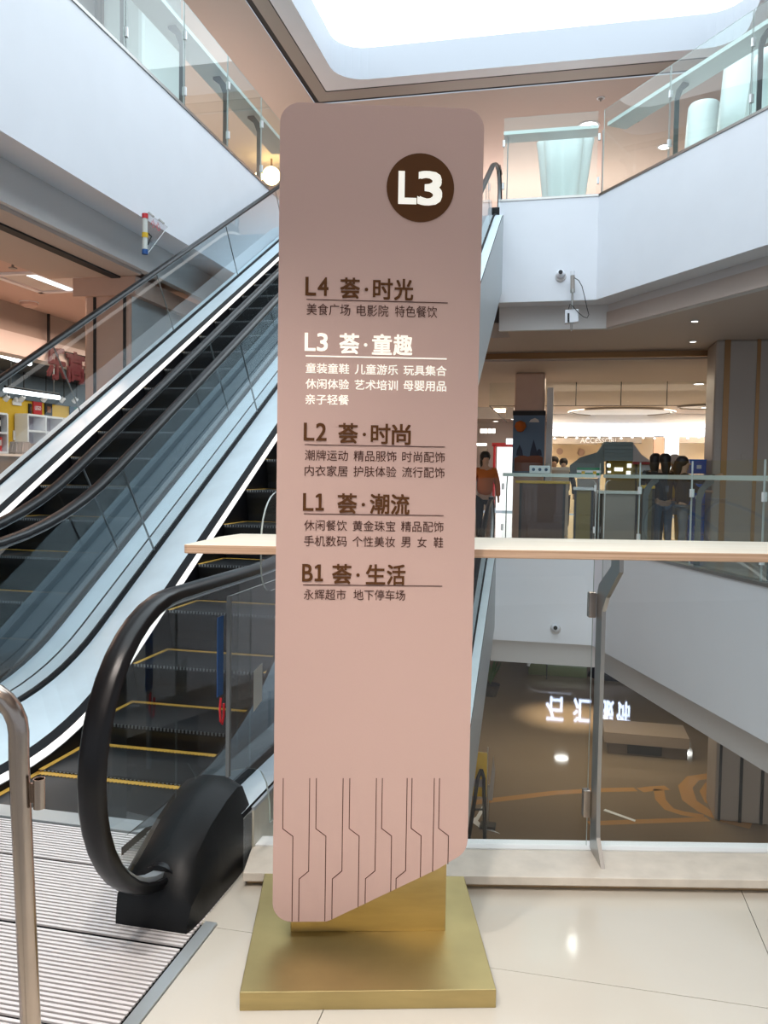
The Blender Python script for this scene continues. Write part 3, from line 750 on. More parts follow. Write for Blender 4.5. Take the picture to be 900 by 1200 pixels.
# lit oval ceiling features
for (px, py, r, lab) in ((728, 482, 1.75, 'large round ceiling recess with a dark rim, centre of the far ceiling'), (826, 476, .8, 'smaller round ceiling recess beside the right column')):
    p = W(px, py, z=ZF-.01); t = thing('ceiling_recess', lab, 'ceiling feature', (p.x, p.y, ZF-.004))
    MB().lathe((0, 0, 0), [(r, 0), (r, -.06), (r*.93, -.06), (r*.93, 0)], 40).build('rim', M['band'], t)
    MB().lathe((0, 0, 0), [(r*.91, -.02), (r*.91, -.03)], 40).build('panel', M['white'], t)
for i, (px, py, lab) in enumerate(((694, 487, 'left of the large recess'), (826, 477, 'inside the small recess'), (819, 451, 'by the right column top'), (570, 490, 'over the left passage, nearer'), (583, 496, 'over the left passage, farther'), (602, 492, 'beside the poster column'))):
    p = W(px, py, z=ZF-.03); disc_light('downlight', 'small round downlight in the far ceiling '+lab, (p.x, min(p.y, 34), ZF-(.04 if i == 1 else .001)), .11, M['spot'], 'downlights of the far ceiling')
for i, (px, py) in enumerate(((814, 376), (812, 400))):
    p = W(px, py, z=3.765); disc_light('downlight', 'small round downlight under the near right slab, '+('upper' if i == 0 else 'lower')+' of two', (p.x, p.y, 3.768), .05, M['spot'], 'downlights under the right slab')

# columns at the right
def column(label, x0, x1, y0, y1, z0, z1, strips, m, ms, group=None):
    t = thing('column', label, 'column', ((x0+x1)/2, (y0+y1)/2, z0), 0, group)
    cx, cy = (x0+x1)/2, (y0+y1)/2
    MB().box((x0-cx, y0-cy, 0), (x1-cx, y1-cy, z1-z0)).build('shaft', m, t, bevel=.04)
    for a, w_ in strips:
        MB().box((a-cx, y0-cy-.012, 0), (a+w_-cx, y0-cy+.01, z1-z0)).build('strip', ms, t)
    return t
yc = 15.0
xs = [W(p, 500, y=yc).x for p in (836, 846, 853, 884, 889, 905)]
cR = column('broad taupe column with bronze strips at the right edge, above the board', xs[0], xs[0]+2.4, yc, yc+.9, 0, 3.77, [(xs[1], xs[2]-xs[1]), (xs[3], .06), (xs[3]+.75, .06)], M['colgrey'], M['bronze'])
q = W(872, 535, y=yc); MB().box((-.05, -.01, -.05), (.05, 0, .05)).build('switch_plate', M['band'], cR, bevel=.005).location = (q.x-(xs[0]+1.2), -.45, q.z)
# poster column
yp = 18.0
x0, x1 = W(602, 520, y=yp).x, W(637, 520, y=yp).x
cP = column('column wrapped in a blue picture poster, beyond the opposite glass', x0, x1, yp, yp+.7, 0, ZF, [], M['copper'], M['bronze'])
zt, zb = W(620, 487, y=yp).z, W(620, 556, y=yp).z; hw = (x1-x0)/2
po = MB().box((-hw-.02, -.40, zb), (hw+.02, -.352, zt)).build('poster', mat('poster_sky_blue', (.10, .17, .28), .5), cP)
def pflat(name, pts, m, parent, y=-.402): return MB().prism([(x, y, z) for x, z in pts], (0, .0015, 0)).build(name, m, parent)
def pp_(px, py): v = W(px, py, y=yp); return (v.x-(x0+x1)/2, v.z)
MB().box((-hw-.03, -.42, zt), (hw+.03, -.35, zt+.10)).build('border', M['blk'], cP)
MB().lathe((0, 0, 0), [(.01, -.12), (.07, -.1), (.13, 0), (.10, .09), (.01, .13)], 14).build('balloon', M['c_orange'], po).location = (pp_(610, 500)[0], -.40, pp_(610, 500)[1])
mt = mat('poster_rust', (.22, .075, .04), .6); md = mat('poster_navy', (.02, .03, .07), .6)
pflat('ground', [pp_(603, 552), pp_(636, 552), pp_(636, 536), pp_(628, 532), pp_(619, 535), pp_(610, 533), pp_(603, 537)], mt, po)
for cx_, w_, t_ in ((609, 4, 521), (625.5, 4.5, 515), (632, 3, 526)):
    pflat('tower', [pp_(cx_-w_, 534), pp_(cx_+w_, 534), pp_(cx_+w_*.8, 528), pp_(cx_, t_), pp_(cx_-w_*.8, 528)], md, po, -.404)
pflat('cloud', [pp_(620, 495), pp_(632, 495), pp_(631, 492), pp_(627, 490), pp_(622, 492)], M['grey_white'], po)
MB().box((hw+.05, -.3, 0), (hw+.18, .1, 3.3)).build('side_post', M['white'], cP)

# far shop front, right
ys = 30.0
def bx(px0, py0, px1, py1, Y, d=.2, o=(0, 0, 0)):
    """box whose near face at depth Y spans the given directions; returned relative to o"""
    a = W(px0, py1, y=Y); c = W(px1, py0, y=Y); return MB().box((a.x-o[0], Y-o[1], a.z-o[2]), (c.x-o[0], Y+d-o[1], c.z-o[2]))
o = W(740, 540, y=ys); o = (o.x, ys, 0)
shop = thing('shop_front', 'bright cream shop front at the far end of the hall', 'shop', o)
cream = mat('cream_shop_wall', (.86, .70, .50), .6)
zc = W(740, 512, y=ys).z
xL, xR = W(641, 540, y=ys).x, W(836, 540, y=ys).x
MB().box((xL-o[0], 1.2, 0), (xR+1-o[0], 1.3, zc)).build('back_wall', cream, shop)
MB().box((xL-o[0], 0, zc), (xR+1-o[0], 1.3, ZF)).build('header', M['white'], shop)
for a, c in (((643, 497), (834, 501.5)), ((643, 504), (834, 510.5))):
    bx(a[0], a[1], c[0], c[1], ys, .05, (o[0], ys+.06, 0)).build('cove_strip', M['cove'], shop)
bx(645, 513.5, 700, 520, ys, .3, o).build('sign_band', M['band'], shop)
bx(700, 512.5, 752, 519, ys, .3, o).build('sign_band', M['band'], shop)
bx(795, 512.5, 834, 519, ys, .3, o).build('sign_band', M['band'], shop)
b = MB(); a = W(680, 519, y=ys-.02); c = W(722, 513.5, y=ys-.02)
text_mb(b, 'ACCESSORI', (a.x-o[0], a.z, c.x-o[0], c.z), Matrix.Translation((0, -.01, 0)), .02)
b.build('shop_name', M['white'], shop)['label'] = 'white lettering ACCESSORI'
for px0, px1, m_ in ((779, 796, M['cove']), (765, 778, M['copper'])):  # white pillar is no lamp: its brightness is put in as glow
    bx(px0, 511, px1, 560, ys, .3, o).build('pillar', m_, shop)
for px, py, r in ((681, 530, .13), (656, 529, .12), (699, 534, .12)):
    p = W(px, py, y=ys+1.18); MB().cyl((p.x-o[0], 1.19, p.z), (p.x-o[0], 1.15, p.z), r).build('round_sign', M['copper'], shop)
for px in range(650, 834, 13):
    p = W(px, 512.5+(px % 3)*.6, y=ys-.1); MB().ball((p.x-o[0], -.1, p.z), .035, n=8).build('lamp', M['spot'], shop)
# left far passage
ys2 = 33.0; o = (W(575, 540, y=ys2).x, ys2, 0)
sh2 = thing('shop_front', 'glowing white shop with a red edge at the end of the left passage', 'shop', o)
bx(581, 524, 603, 598, ys2, .2, o).build('lit_wall', emat('lit_shop_wall', (1, .93, .95), 1.3), sh2)
bx(576.5, 521, 580.5, 598, ys2, .25, o).build('side_panel', M['red'], sh2)
bx(576.5, 519, 603, 523, ys2, .25, o).build('header', M['red'], sh2)
bx(561, 524, 571, 598, ys2, .2, o).build('door', M['band'], sh2)
bx(593, 514, 603, 520.5, ys2-1, .1, o).build('light_box', emat('white_light_box', (.9, .97, 1), 2), sh2)
for i in range(4):
    bx(563+i*4.6, 502.5, 566.3+i*4.6, 507.5, ys2-2, .05, o).build('sign_letter', M['spot'], sh2)
bx(557, 519.5, 570, 522, ys2-1, .05, o).build('light_strip', M['spot'], sh2)
struct('trim_13', MB().box((-6.5, 27, 3.25), (W(602, 500, y=27).x, 27.1, ZF)), M['white'])

# ---- people
def skin(name, chain, rad, m, parent, sub=1):
    """one continuous skinned surface: chain = list of (points, parent_index)"""
    me = bpy.data.meshes.new(name); vs = [p for p, _ in chain]; es = [(i, q) for i, (_, q) in enumerate(chain) if q is not None]
    me.from_pydata(vs, es, []); o = bpy.data.objects.new(name, me); COL.objects.link(o)
    md = o.modifiers.new('s', 'SKIN'); md.use_smooth_shade = True
    for i, r_ in enumerate(rad):
        me.skin_vertices[0].data[i].radius = (r_, r_) if not isinstance(r_, tuple) else r_
        me.skin_vertices[0].data[i].use_root = (i == 0)
    s_ = o.modifiers.new('u', 'SUBSURF'); s_.levels = sub; s_.render_levels = sub
    dg = bpy.context.evaluated_depsgraph_get(); m2 = bpy.data.meshes.new_from_object(o.evaluated_get(dg))
    bpy.data.objects.remove(o); m2.materials.clear(); m2.materials.append(m)
    for p in m2.polygons: p.use_smooth = True
    return link(name, m2, parent)
def person(label, loc, h, rz, top, bottom, hairm=None, arms=((-.25, -.05, .85), (.25, -.05, .85)), elbows=None, lean=0., long_hair=True):
    k = h/1.7
    t = thing('person', label, 'person', loc, rz, None); t.scale = (k, k, k)
    L = lean
    hands = [Vector(a) for a in arms]; sh = [Vector((-.17, L, 1.38)), Vector((.17, L, 1.38))]
    el = [Vector(e) for e in elbows] if elbows else [(sh[i]+hands[i])/2+Vector(((-.04, .04)[i], .05, 0)) for i in (0, 1)]
    ch = [((0, 0, .93), None), ((0, L*.5, 1.15), 0), ((0, L, 1.36), 1), ((0, L*1.05, 1.47), 2), ((0, L*1.2-.01, 1.56), 3), ((0, L*1.2-.01, 1.66), 4),
          (tuple(sh[0]), 2), (tuple(el[0]), 6), (tuple(hands[0]), 7), (tuple(hands[0]+(hands[0]-el[0]).normalized()*.08), 8),
          (tuple(sh[1]), 2), (tuple(el[1]), 10), (tuple(hands[1]), 11), (tuple(hands[1]+(hands[1]-el[1]).normalized()*.08), 12),
          ((-.09, 0, .86), 0), ((-.10, -.02, .48), 14), ((-.10, .02, .08), 15), ((-.11, -.12, .03), 16),
          ((.09, 0, .86), 0), ((.10, -.02, .48), 18), ((.10, .02, .08), 19), ((.11, -.12, .03), 20)]
    rd = [(.11, .08), (.10, .075), (.11, .075), .045, (.07, .085), (.075, .09), .05, .038, .026, .022, .05, .038, .026, .022, .075, .052, .036, .03, .075, .052, .036, .03]
    body = skin('body', ch, rd, M['skin'], t)
    # face details: nose and ears on the head
    b = MB(); b.ball((0, L*1.2-.10, 1.60), .014, (1, 1.2, 1.3), 8); b.build('nose', M['skin'], body)
    tc = [((0, 0, .87), None), ((0, L*.5, 1.15), 0), ((0, L, 1.38), 1), (tuple(sh[0]), 2), (tuple(el[0]), 3), (tuple(el[0]+(hands[0]-el[0])*.85), 4), (tuple(sh[1]), 2), (tuple(el[1]), 6), (tuple(el[1]+(hands[1]-el[1])*.85), 7)]
    skin('jacket', tc, [(.185, .15), (.165, .135), (.165, .125), .082, .062, .050, .082, .062, .050], top, t)
    lc = [((0, 0, .93), None), ((-.09, 0, .84), 0), ((-.10, -.02, .48), 1), ((-.10, .02, .11), 2), ((.09, 0, .84), 0), ((.10, -.02, .48), 4), ((.10, .02, .11), 5)]
    skin('trousers', lc, [(.155, .125), .10, .072, .055, .095, .068, .055], bottom, t)
    hm = hairm or M['hair']
    b = MB(); hy = L*1.2+.02; b.ball((0, hy+.01, 1.645), .105, (.98, 1.02, 1.0), 14)
    if long_hair: b.tube([(0, hy+.05, 1.64), (0, hy+.075, 1.52), (0, hy+.075, 1.38)], [.085, .085, .05], 10)
    b.build('hair', hm, t, smooth=True)
    for sx in (-1, 1): MB().ball((sx*.105, -.06, .035), .05, (.9, 2.2, .75), 10).build('shoe', M['blk'], t)
    return t
def at_floor(px, Y, z=0): p = W(px, 560, y=Y); return (p.x, Y, z)
person('person in orange jacket and dark trousers walking in the left passage', at_floor(568.5, 16.5), 1.83, R(20), M['c_orange'], M['c_black'])
person('person in black coat at the play tables, left of the dark pair', at_floor(768, 16.4), 1.82, R(160), M['c_black'], M['c_black'])
person('person in black coat and blue jeans, right of the dark pair', at_floor(778, 15.7), 1.80, R(190), M['c_black'], M['c_blue'])
person('person in yellow coat with pale hood between the dark pair and the crates', at_floor(789.5, 17.3), 1.83, R(180), M['c_yellow'], M['c_yellow'], M['c_white'], long_hair=False)
person('person in black top and grey skirt reaching over the blue crates', at_floor(801, 14.9), 1.74, R(80), M['c_black'], M['c_grey'], arms=((-.10, -.55, 1.42), (.16, -.40, 1.15)), elbows=((-.20, -.30, 1.32), (.22, -.20, 1.16)))
person('person in dark clothes behind the white counter, beside the poster column', at_floor(649, 20), 1.83, R(0), M['c_blue'], M['c_black'], long_hair=False)
person('person in black clothes behind the white counter, right of the other', at_floor(660, 20.6), 1.80, R(0), M['c_black'], M['c_black'], long_hair=False)

# ---- crates, play tables, boxes
cx_, cy_ = W(820, 560, y=15.5).x, 15.8
pal = thing('pallet', 'pale wooden pallet under the blue crates', 'pallet', (cx_, cy_, 0))
for i in range(5): MB().box((-.24, -.2+i*.095, .09), (.24, -.2+i*.095+.07, .11)).build('board', M['wood_edge'], pal)
for sx in (-.2, 0, .2): MB().box((sx-.03, -.2, 0), (sx+.03, .25, .09)).build('block', M['wood_edge'], pal)
pt = W(820, 537.5, y=15.6).z; nC = 6; hC = (pt-.11)/nC
for i in range(nC):
    c = thing('crate', 'blue plastic crate, number %s from the top of the stack by the right column' % ['six', 'five', 'four', 'three', 'two', 'one'][i], 'crate', (cx_+random.uniform(-.01, .01), cy_, .11+i*hC), 0, 'blue crates by the right column')
    b = MB()
    w2, d2, t2, h2 = .155, .2, .012, hC-.012
    for a, e_ in (((-w2, -d2, 0), (w2, d2, t2)), ((-w2, -d2, t2), (-w2+t2, d2, h2)), ((w2-t2, -d2, t2), (w2, d2, h2)), ((-w2+t2, -d2, t2), (w2-t2, -d2+t2, h2)), ((-w2+t2, d2-t2, t2), (w2-t2, d2, h2))): b.box(a, e_)
    b.build('tub', M['crate'], c)
    MB().box((-w2-.01, -d2-.012, h2-.03), (w2+.01, -d2, h2)).build('rim', M['crate'], c)
    MB().box((-.04, -d2-.004, h2*.35), (.04, -d2, h2*.6)).build('label_plate', M['white'], c)
# toy display with the grey sheet
Yd = 17.0; o = (W(727, 560, y=Yd).x, Yd, 0)
dis = thing('play_house', 'yellow play house with white lit windows under a stepped grey roof', 'play house', o)
bx(710, 540, 745, 637, Yd, 1.0, o).build('wall', mat('mustard_board', (.30, .20, .02), .6), dis)
for i in range(5):
    bx(708+i*.0, 518+i*4.4, 742, 521.9+i*4.4, Yd-.15+i*-.03, 1.3, o).build('roof_course', M['teal'], dis)
b = MB(); A_ = [W(px, py, y=Yd-.1) for px, py in ((742, 519), (752, 533), (764, 541), (742, 541))]
b.prism([(p.x-o[0], -.1, p.z) for p in A_], (0, .9, 0)); b.build('roof_side', M['grey_white'], dis)
b = MB(); A_ = [W(px, py, y=Yd-.1) for px, py in ((708, 519), (700, 530), (680, 536), (668, 545), (668, 556), (708, 556))]
b.prism([(p.x-o[0], -.1, p.z) for p in A_[::-1]], (0, .9, 0)); b.build('roof_side', M['teal'], dis)
for a in ((711.5, 543.5, 715.5, 547.5), (720, 548, 730, 552), (735, 543.5, 740, 548), (712, 552, 716, 554), (716, 556, 720, 558.5), (734, 552, 739, 556.5)):
    bx(*a, Yd-.02, .03, o).build('window', M['cove'], dis)
bx(742, 541.5, 764, 544, Yd-.12, .9, o).build('beam', M['red'], dis)
bx(752, 545, 763, 553, Yd-.06, .05, o).build('white_board', M['white'], dis)
bx(744, 544, 764, 637, Yd, .8, o).build('wall', mat('dim_yellow_board', (.42, .30, .05), .6), dis)
def play_table(label, px0, px1, py, Y, m, mtop):
    a = W(px0, py, y=Y); c = W(px1, py, y=Y); cx = (a.x+c.x)/2; hw = (c.x-a.x)/2; z = a.z
    t = thing('play_table', label, 'table', (cx, Y+.3, 0))
    MB().box((-hw, -.3, z-.05), (hw, .3, z)).build('tabletop', mtop, t, bevel=.01)
    MB().box((-hw*.85, -.25, .02), (hw*.85, .25, z-.05)).build('cabinet', m, t)
    for sx in (-1, 1): MB().box((sx*hw*.8-.02, -.27, 0), (sx*hw*.8+.02, -.25, z-.05)).build('leg', M['blk'], t)
    return t
play_table('low yellow play table with a white top, left of the middle', 672, 697, 571, 14.6, mat('mustard_cabinet', (.25, .17, .02), .6), M['white'])
play_table('long grey play table with a pale top in the middle', 700, 752, 575, 14.3, M['band'], M['greenwhite'])
play_table('orange yellow play table beside the dark clothed pair', 753, 768, 569, 14.7, mat('olive_cabinet', (.12, .10, .04), .6), M['yel'])
play_table('red and yellow table behind the poster column foot', 604, 668, 563, 15.6, mat('dull_red_board', (.11, .05, .035), .6), M['yel'])
Yk = 19.0; o = (W(655, 560, y=Yk).x, Yk, 0)
ct = thing('counter', 'white service counter with two people behind it, left of the play house', 'counter', o)
bx(642, 547.5, 668, 551, Yk, .6, o).build('worktop', M['white'], ct); bx(643, 551, 667, 627.5, Yk+.05, .5, o).build('front', M['grey_white'], ct)
Yg = 15.2; p = W(690, 559.5, y=Yg)
gb = thing('striped_box', 'green and white striped box with yellow ends behind the glass', 'box', (p.x, Yg+.15, 0))
z0_ = W(690, 560, y=Yg).z; z1_ = W(690, 548, y=Yg).z; hz = (z1_-z0_)/4
MB().box((-.2, -.1, 0), (.2, .1, z0_-.01)).build('stand', M['band'], gb)
for i in range(4): MB().box((-.21, -.15, z0_+i*hz), (.21, .15, z0_+(i+1)*hz)).build('stripe', mat('green_band', (.02, .22, .10), .5) if i % 2 else M['white'], gb)
for sx in (-.1, .1): MB().box((sx-.03, -.156, z0_), (sx+.03, -.15, z0_+hz*2.6)).build('yellow_tab', M['yel'], gb)
# white box with three icons on the opposite board
p = W(632.5, 554.5, y=13.36)
nb = thing('notice_box', 'small white notice box with three round icons on the opposite rail', 'sign', (p.x, 13.36, 1.44))
MB().box((-.165, 0, -.002), (.165, .06, .12)).build('case', M['white'], nb, bevel=.006)
for i in (-1, 0, 1): MB().cyl((i*.1, -.003, .058), (i*.1, 0, .058), .026, n=14).build('icon', M['c_blue'], nb)

# ================================================================ ON THE UPPER LEVEL
def vase(label, px, Y, r0_, r1_, ztop, lobes=0, group='pale mint tall vases'):
    p = W(px, 200, y=Y); t = thing('vase', label, 'vase', (p.x, Y, 5.4), 0, group)
    H_ = ztop-5.4; rings = []; n = 48
    prof_ = [(r0_, 0), (r0_+(r1_-r0_)*.5, H_*.5), (r1_, H_-.12), (r1_*.97, H_-.05), (r1_*.88, H_-.012), (r1_*.72, H_)] if not lobes else [(r0_, 0), (r0_+(r1_-r0_)*.4, H_*.5), (r1_*.95, H_-.15), (r1_, H_-.02), (r1_*.96, H_), (r1_*.80, H_-.03), (r1_*.7, H_-.3)]
    for r_, z in prof_:
        rings.append([(r_*(1+(.22*math.cos(lobes*a) if lobes else 0))*math.cos(a+.26), r_*(1+(.22*math.cos(lobes*a) if lobes else 0))*math.sin(a+.26), z) for a in [2*math.pi*i/n for i in range(n)]])
    MB().loft(rings).build('shell', M['vase'], t, smooth=True)
    MB().lathe((0, 0, 0), [(r0_*1.05, 0), (r0_*1.05, .04), (r0_, .04)], 32).build('foot', M['white'], t)
vase('tall star shaped mint white vase behind the upper glass right of the sign', 661, 14.5, .26, .42, W(661, 161, y=14.5).z, 5)
vase('small rounded mint white cone behind the upper right glass', 823, 14.0, .34, .25, W(823, 122, y=14.0).z)
vase('large rounded mint white cone behind the upper right glass, cut by the post', 873, 12.7, .46, .33, W(873, 66, y=12.7).z)
vase('large rounded mint white cone at the picture edge, upper right', 912, 11.6, .50, .35, W(905, 62, y=11.6).z)
# big downlights of the upper ceiling (seen mirrored in the floor)
for px, py, lab in ((664, 1106, 'first'),):
    p = W(px, py, z=0); s_ = (1.4+8.38)/1.4
    disc_light('downlight', 'round bright downlight in the upper ceiling above the star shaped vase', (p.x*s_, p.y*s_, 8.398), .17, emat('bright_lens', (1, .97, .92), 60), 'bright downlights of the upper ceiling')
p = W(779, 172, z=8.39); disc_light('downlight', 'small spot behind the upper right glass', (p.x, p.y, 8.398), .12, M['lamp'])
# warm wall lamps at the far end of the left upper corridor
p = W(318, 206, y=17.6)
wl = thing('wall_lamp', 'warm glowing globe lamp behind the last upper left glass panes', 'lamp', (p.x, 17.6, p.z))
MB().ball((0, 0, 0), .20, n=20).build('globe', emat('warm_globe', (1, .72, .30), 9), wl, smooth=True)
MB().cyl((0, 0, 0), (0, 0, 8.39-p.z), .02).build('bracket', M['bronze'], wl)
p = W(303, 207, y=17.2)
wl = thing('wall_lamp', 'smaller warm glowing globe lamp left of the large one', 'lamp', (p.x, 17.2, p.z))
MB().ball((0, 0, 0), .10, n=20).build('globe', emat('warm_globe_small', (1, .72, .30), 7), wl, smooth=True)
MB().cyl((0, 0, 0), (0, 0, 8.39-p.z), .015).build('bracket', M['bronze'], wl)
# corner pillar and round drum at the back left corner under the skylight
yq = 16.3; x0, x1 = W(357, 108, y=yq).x, W(384, 108, y=yq).x
column('grey pillar with dark strips at the upper back left corner', x0, x1, yq, yq+.6, 5.4, 8.4, [(x0+.02, .04), (x1-.12, .04)], M['band'], M['slot'])
p = W(396, 110, y=16.0); t = thing('column', 'round pale grey column beside the strip pillar above the sign', 'column', (p.x, 16.0, 5.4))
MB().lathe((0, 0, 0), [(.19, 0), (.19, 3.0)], 28).build('shaft', M['colgrey'], t, smooth=True)
MB().lathe((0, 0, 0), [(.22, 0), (.22, .1)], 28).build('base_ring', M['steel'], t)
p = W(865, 62, y=15.6); t = thing('column', 'round pale column at the upper right beyond the glass', 'column', (p.x, 15.6, 5.4))
MB().lathe((0, 0, 0), [(.24, 0), (.24, 3.0)], 28).build('shaft', M['white'], t, smooth=True)
MB().lathe((0, 0, 0), [(.27, 0), (.27, .1)], 28).build('base_ring', M['steel'], t)
# upper left: pale column and shop wall with grey strips
xq = -5.7; ya, yb_ = W(167, 60, x=xq).y, W(214, 60, x=xq).y
t = thing('column', 'pale blue white column behind the upper left glass', 'column', (xq-.3, (ya+yb_)/2, 5.4))
MB().box((-.3, -(yb_-ya)/2, 0), (.3, (yb_-ya)/2, 3.0)).build('shaft', M['vase'], t, bevel=.06)
MB().box((-.32, -(yb_-ya)/2-.02, 0), (.32, (yb_-ya)/2+.02, .12)).build('base', M['steel'], t)
xw = -6.6; ws = thing('shop_wall', 'beige shop wall with grey uprights at the upper left corner', 'wall', (xw, 8, 5.4))
MB().box((-.1, -6, 0), (0, W(165, 60, x=xw).y-8, 3.0)).build('panel', M['grey_white'], ws)
for px in (113, 118, 146, 152):
    y_ = W(px, 20, x=xw).y-8; MB().box((0, y_-.04, 0), (.04, y_+.04, 3.0)).build('upright', M['steel'], ws)
# upper level smoke detectors
for px, py, lab in ((704, 115, 'left'), (748, 140, 'right')):
    p = W(px, py, z=8.4); t = thing('smoke_detector', 'small %s detector on the pinkish upper ceiling' % lab, 'detector', (p.x, p.y, 8.4))
    MB().lathe((0, 0, 0), [(.045, 0), (.045, -.02), (.02, -.03), (.012, -.06)], 14).build('body', M['band'], t); MB().lathe((0, 0, 0), [(.075, 0), (.075, -.01)], 14).build('base', M['white'], t)

# ================================================================ CAMERAS AND SENSOR ON THE FASCIAS
def cctv(label, px, py, Y):
    p = W(px, py, y=Y); t = thing('security_camera', label, 'camera', (p.x, Y, p.z))
    MB().cyl((0, 0, -.03), (0, -.035, -.03), .085, .075, 20).build('mount', M['grey_white'], t, smooth=True)
    MB().ball((0, -.06, 0), .066, n=16).build('housing', M['white'], t, smooth=True)
    MB().cyl((0, -.10, .01), (0, -.135, .012), .032, n=16).build('lens', M['blk'], t)
cctv('small white dome camera on the upper white fascia', 657, 322, 13.19)
cctv('small white dome camera on the opposite white fascia below the board', 651, 735, 13.25)
Ya = 13.0
def ap(px, py): v = W(px, py, y=Ya); return Vector((v.x, Ya, v.z))
p0 = ap(670, 372)
an = thing('wireless_sensor', 'white sensor box on a grey pole with looping black cable, upper fascia', 'antenna', p0)
def rel_(px, py): return ap(px, py)-p0
MB().cyl(rel_(671, 320), rel_(671, 342), .033, n=14).build('pole', M['band'], an, smooth=True)
MB().cyl(rel_(671, 342), rel_(670.5, 362), .018, n=12).build('pole', M['steel'], an, smooth=True)
MB().cyl(rel_(671, 318), rel_(671, 323), .038, n=14).build('pole_cap', M['white'], an)
MB().cyl(rel_(671, 339), rel_(671, 343), .036, n=14).build('collar', M['steel'], an)
MB().box(rel_(671, 330)+Vector((-.02, 0, -.02)), rel_(671, 330)+Vector((.02, .19, .02))).build('bracket', M['steel'], an)
b = MB(); b.prism([rel_(662, 363), rel_(678, 362), rel_(678, 377), rel_(662, 379)][::-1], (0, .10, 0)); b.build('case', M['white'], an, bevel=.01)
MB().prism([rel_(665, 367), rel_(667.3, 367), rel_(667.3, 378), rel_(665, 378)][::-1], (0, -.01, 0)).build('dark_slot', M['blk'], an)
MB().cyl(rel_(670, 378), rel_(669.5, 388), .02, .012, 10).build('probe', M['steel'], an)
b = MB(); b.tube([rel_(*q)+Vector((0, -.03, 0)) for q in ((673, 326), (678, 329), (682, 336), (685, 348), (688, 362), (690, 369), (688, 373), (684, 372), (678, 367), (671, 359), (668, 357), (666, 363))], .006, 6); b.build('cable', M['blk'], an)

# ================================================================ LEFT SIDE OF THIS LEVEL
c = column('rose beige column with dark strips under the left slab', -5.85, -5.2, 9.1, 10.65, 0, 3.72, [(-5.715, .035), (-5.31, .035)], M['copper'], M['blk'])
MB().box((.3245, -.775, 0), (.328, .775, 3.72)).build('side_face', M['cladw'], c)
MB().box((-.42, -.86, 3.50), (.42, .86, 3.72)).build('capital', M['copper'], c)
# shop bulkhead, ceiling and walls
struct('trim_14', MB().box((-8.5, 2, 3.45), (-8.3, 23.8, 3.9)), M['band'])
struct('trim_15', MB().box((-8.55, 2, 3.12), (-8.25, 23.8, 3.45)), M['grey_white'])
struct('ceiling_shop', MB().box((-12.2, 2, 3.48), (-8.55, 23.8, 3.52)), M['blk'])
struct('wall_shop', MB().box((-12.2, 8, 0), (-12.0, 23.8, 2.92)), M['toywall'])
struct('wall_shop_top', MB().box((-12.2, 8, 2.92), (-11.95, 23.8, 3.48)), mat('slate_blue_paint', (.12, .16, .20), .7))
struct('wall_left_outer', MB().box((-14.2, -6, 0), (-14, 24, 4)), M['band'])
XW = -11.99
def wp(px, py, x=XW): v = W(px, py, x=x); return v
for i, (a, c_) in enumerate((((0, 415.5), (35, 426)), ((6, 457), (69, 466)))):
    z = 3.30 if i == 0 else 2.85; A_ = W(*a, z=z); C_ = W(*c_, z=z)
    t = thing('tube_light', ('upper' if i == 0 else 'lower')+' white tube light under the black shop ceiling', 'ceiling light', (A_+C_)/2, 0, 'tube lights in the toy shop')
    h = (C_-A_)/2
    MB().tube([-h, h], .045, 8).build('tube', M['tubel'], t)
    MB().tube([-h+Vector((0, 0, .06)), h+Vector((0, 0, .06))], .03, 6).build('channel', M['blk'], t)
    for s_ in (-.8, .8): MB().tube([h*s_, h*s_+Vector((0, 0, 3.48-z))], .008, 6).build('hanger', M['steel'], t)
# white shelves along the yellow wall
def shelf(label, px0, px1, ptop, cols, rows, fill):
    a = wp(px0, ptop, XW+.35); c_ = wp(px1, ptop, XW+.35); y0, y1 = a.y, c_.y; zt = (a.z+c_.z)/2
    t = thing('shelf_unit', label, 'shelf', (XW+.175, (y0+y1)/2, 0)); hy = (y1-y0)/2
    MB().box((-.17, -hy, 0), (-.15, hy, zt)).build('back_board', mat('lilac_board', (.42, .40, .48), .6), t)
    for i in range(cols+1):
        y = -hy+2*hy*i/cols; MB().box((-.15, y-.02, 0), (.175, y+.02, zt)).build('upright', M['white'], t)
    for i in range(rows+1):
        z = .08+(zt-.08)*i/rows; MB().box((-.15, -hy, z-.02), (.17, hy, z+.02)).build('shelf_board', M['white'], t)
    if fill:
        cl = [M['red'], M['c_blue'], M['c_white'], M['c_black'], M['c_orange'], M['yel']]
        for r_ in range(3, rows):
            z = .10+(zt-.08)*r_/rows; y = -hy+.05; hgt = (zt-.08)/rows; k_ = 0; rn = {3: 'fourth board', 4: 'fifth board', 5: 'top board'}[r_]
            while y < hy-.16:
                w_ = random.uniform(.09, .15); hh = hgt*random.uniform(.5, .85); k_ += 1; ci = random.randrange(6); cn = ['red', 'blue', 'white', 'black', 'orange', 'yellow'][ci]
                bxn = thing('toy_box', '%s boxed toy, %s from left, %s of the edge shelf' % (cn, ['', 'first', 'second', 'third', 'fourth', 'fifth', 'sixth', 'seventh', 'eighth', 'ninth', 'tenth', 'eleventh', 'twelfth', 'thirteenth', 'fourteenth', 'fifteenth'][k_], rn), 'box', (XW+.2, (y+w_/2)+(y0+y1)/2, z), 0, 'boxed toys on the left shelf')
                MB().box((-.1, -w_/2, 0), (.1, w_/2, hh)).build('carton', cl[ci], bxn); MB().box((.1, -w_*.35, hh*.4), (.102, w_*.35, hh*.8)).build('print', M['c_white'], bxn)
                y += w_+.01
    return t
shelf('white shelf unit with lilac back on the yellow wall', 33, 74, 488, 2, 7, False)
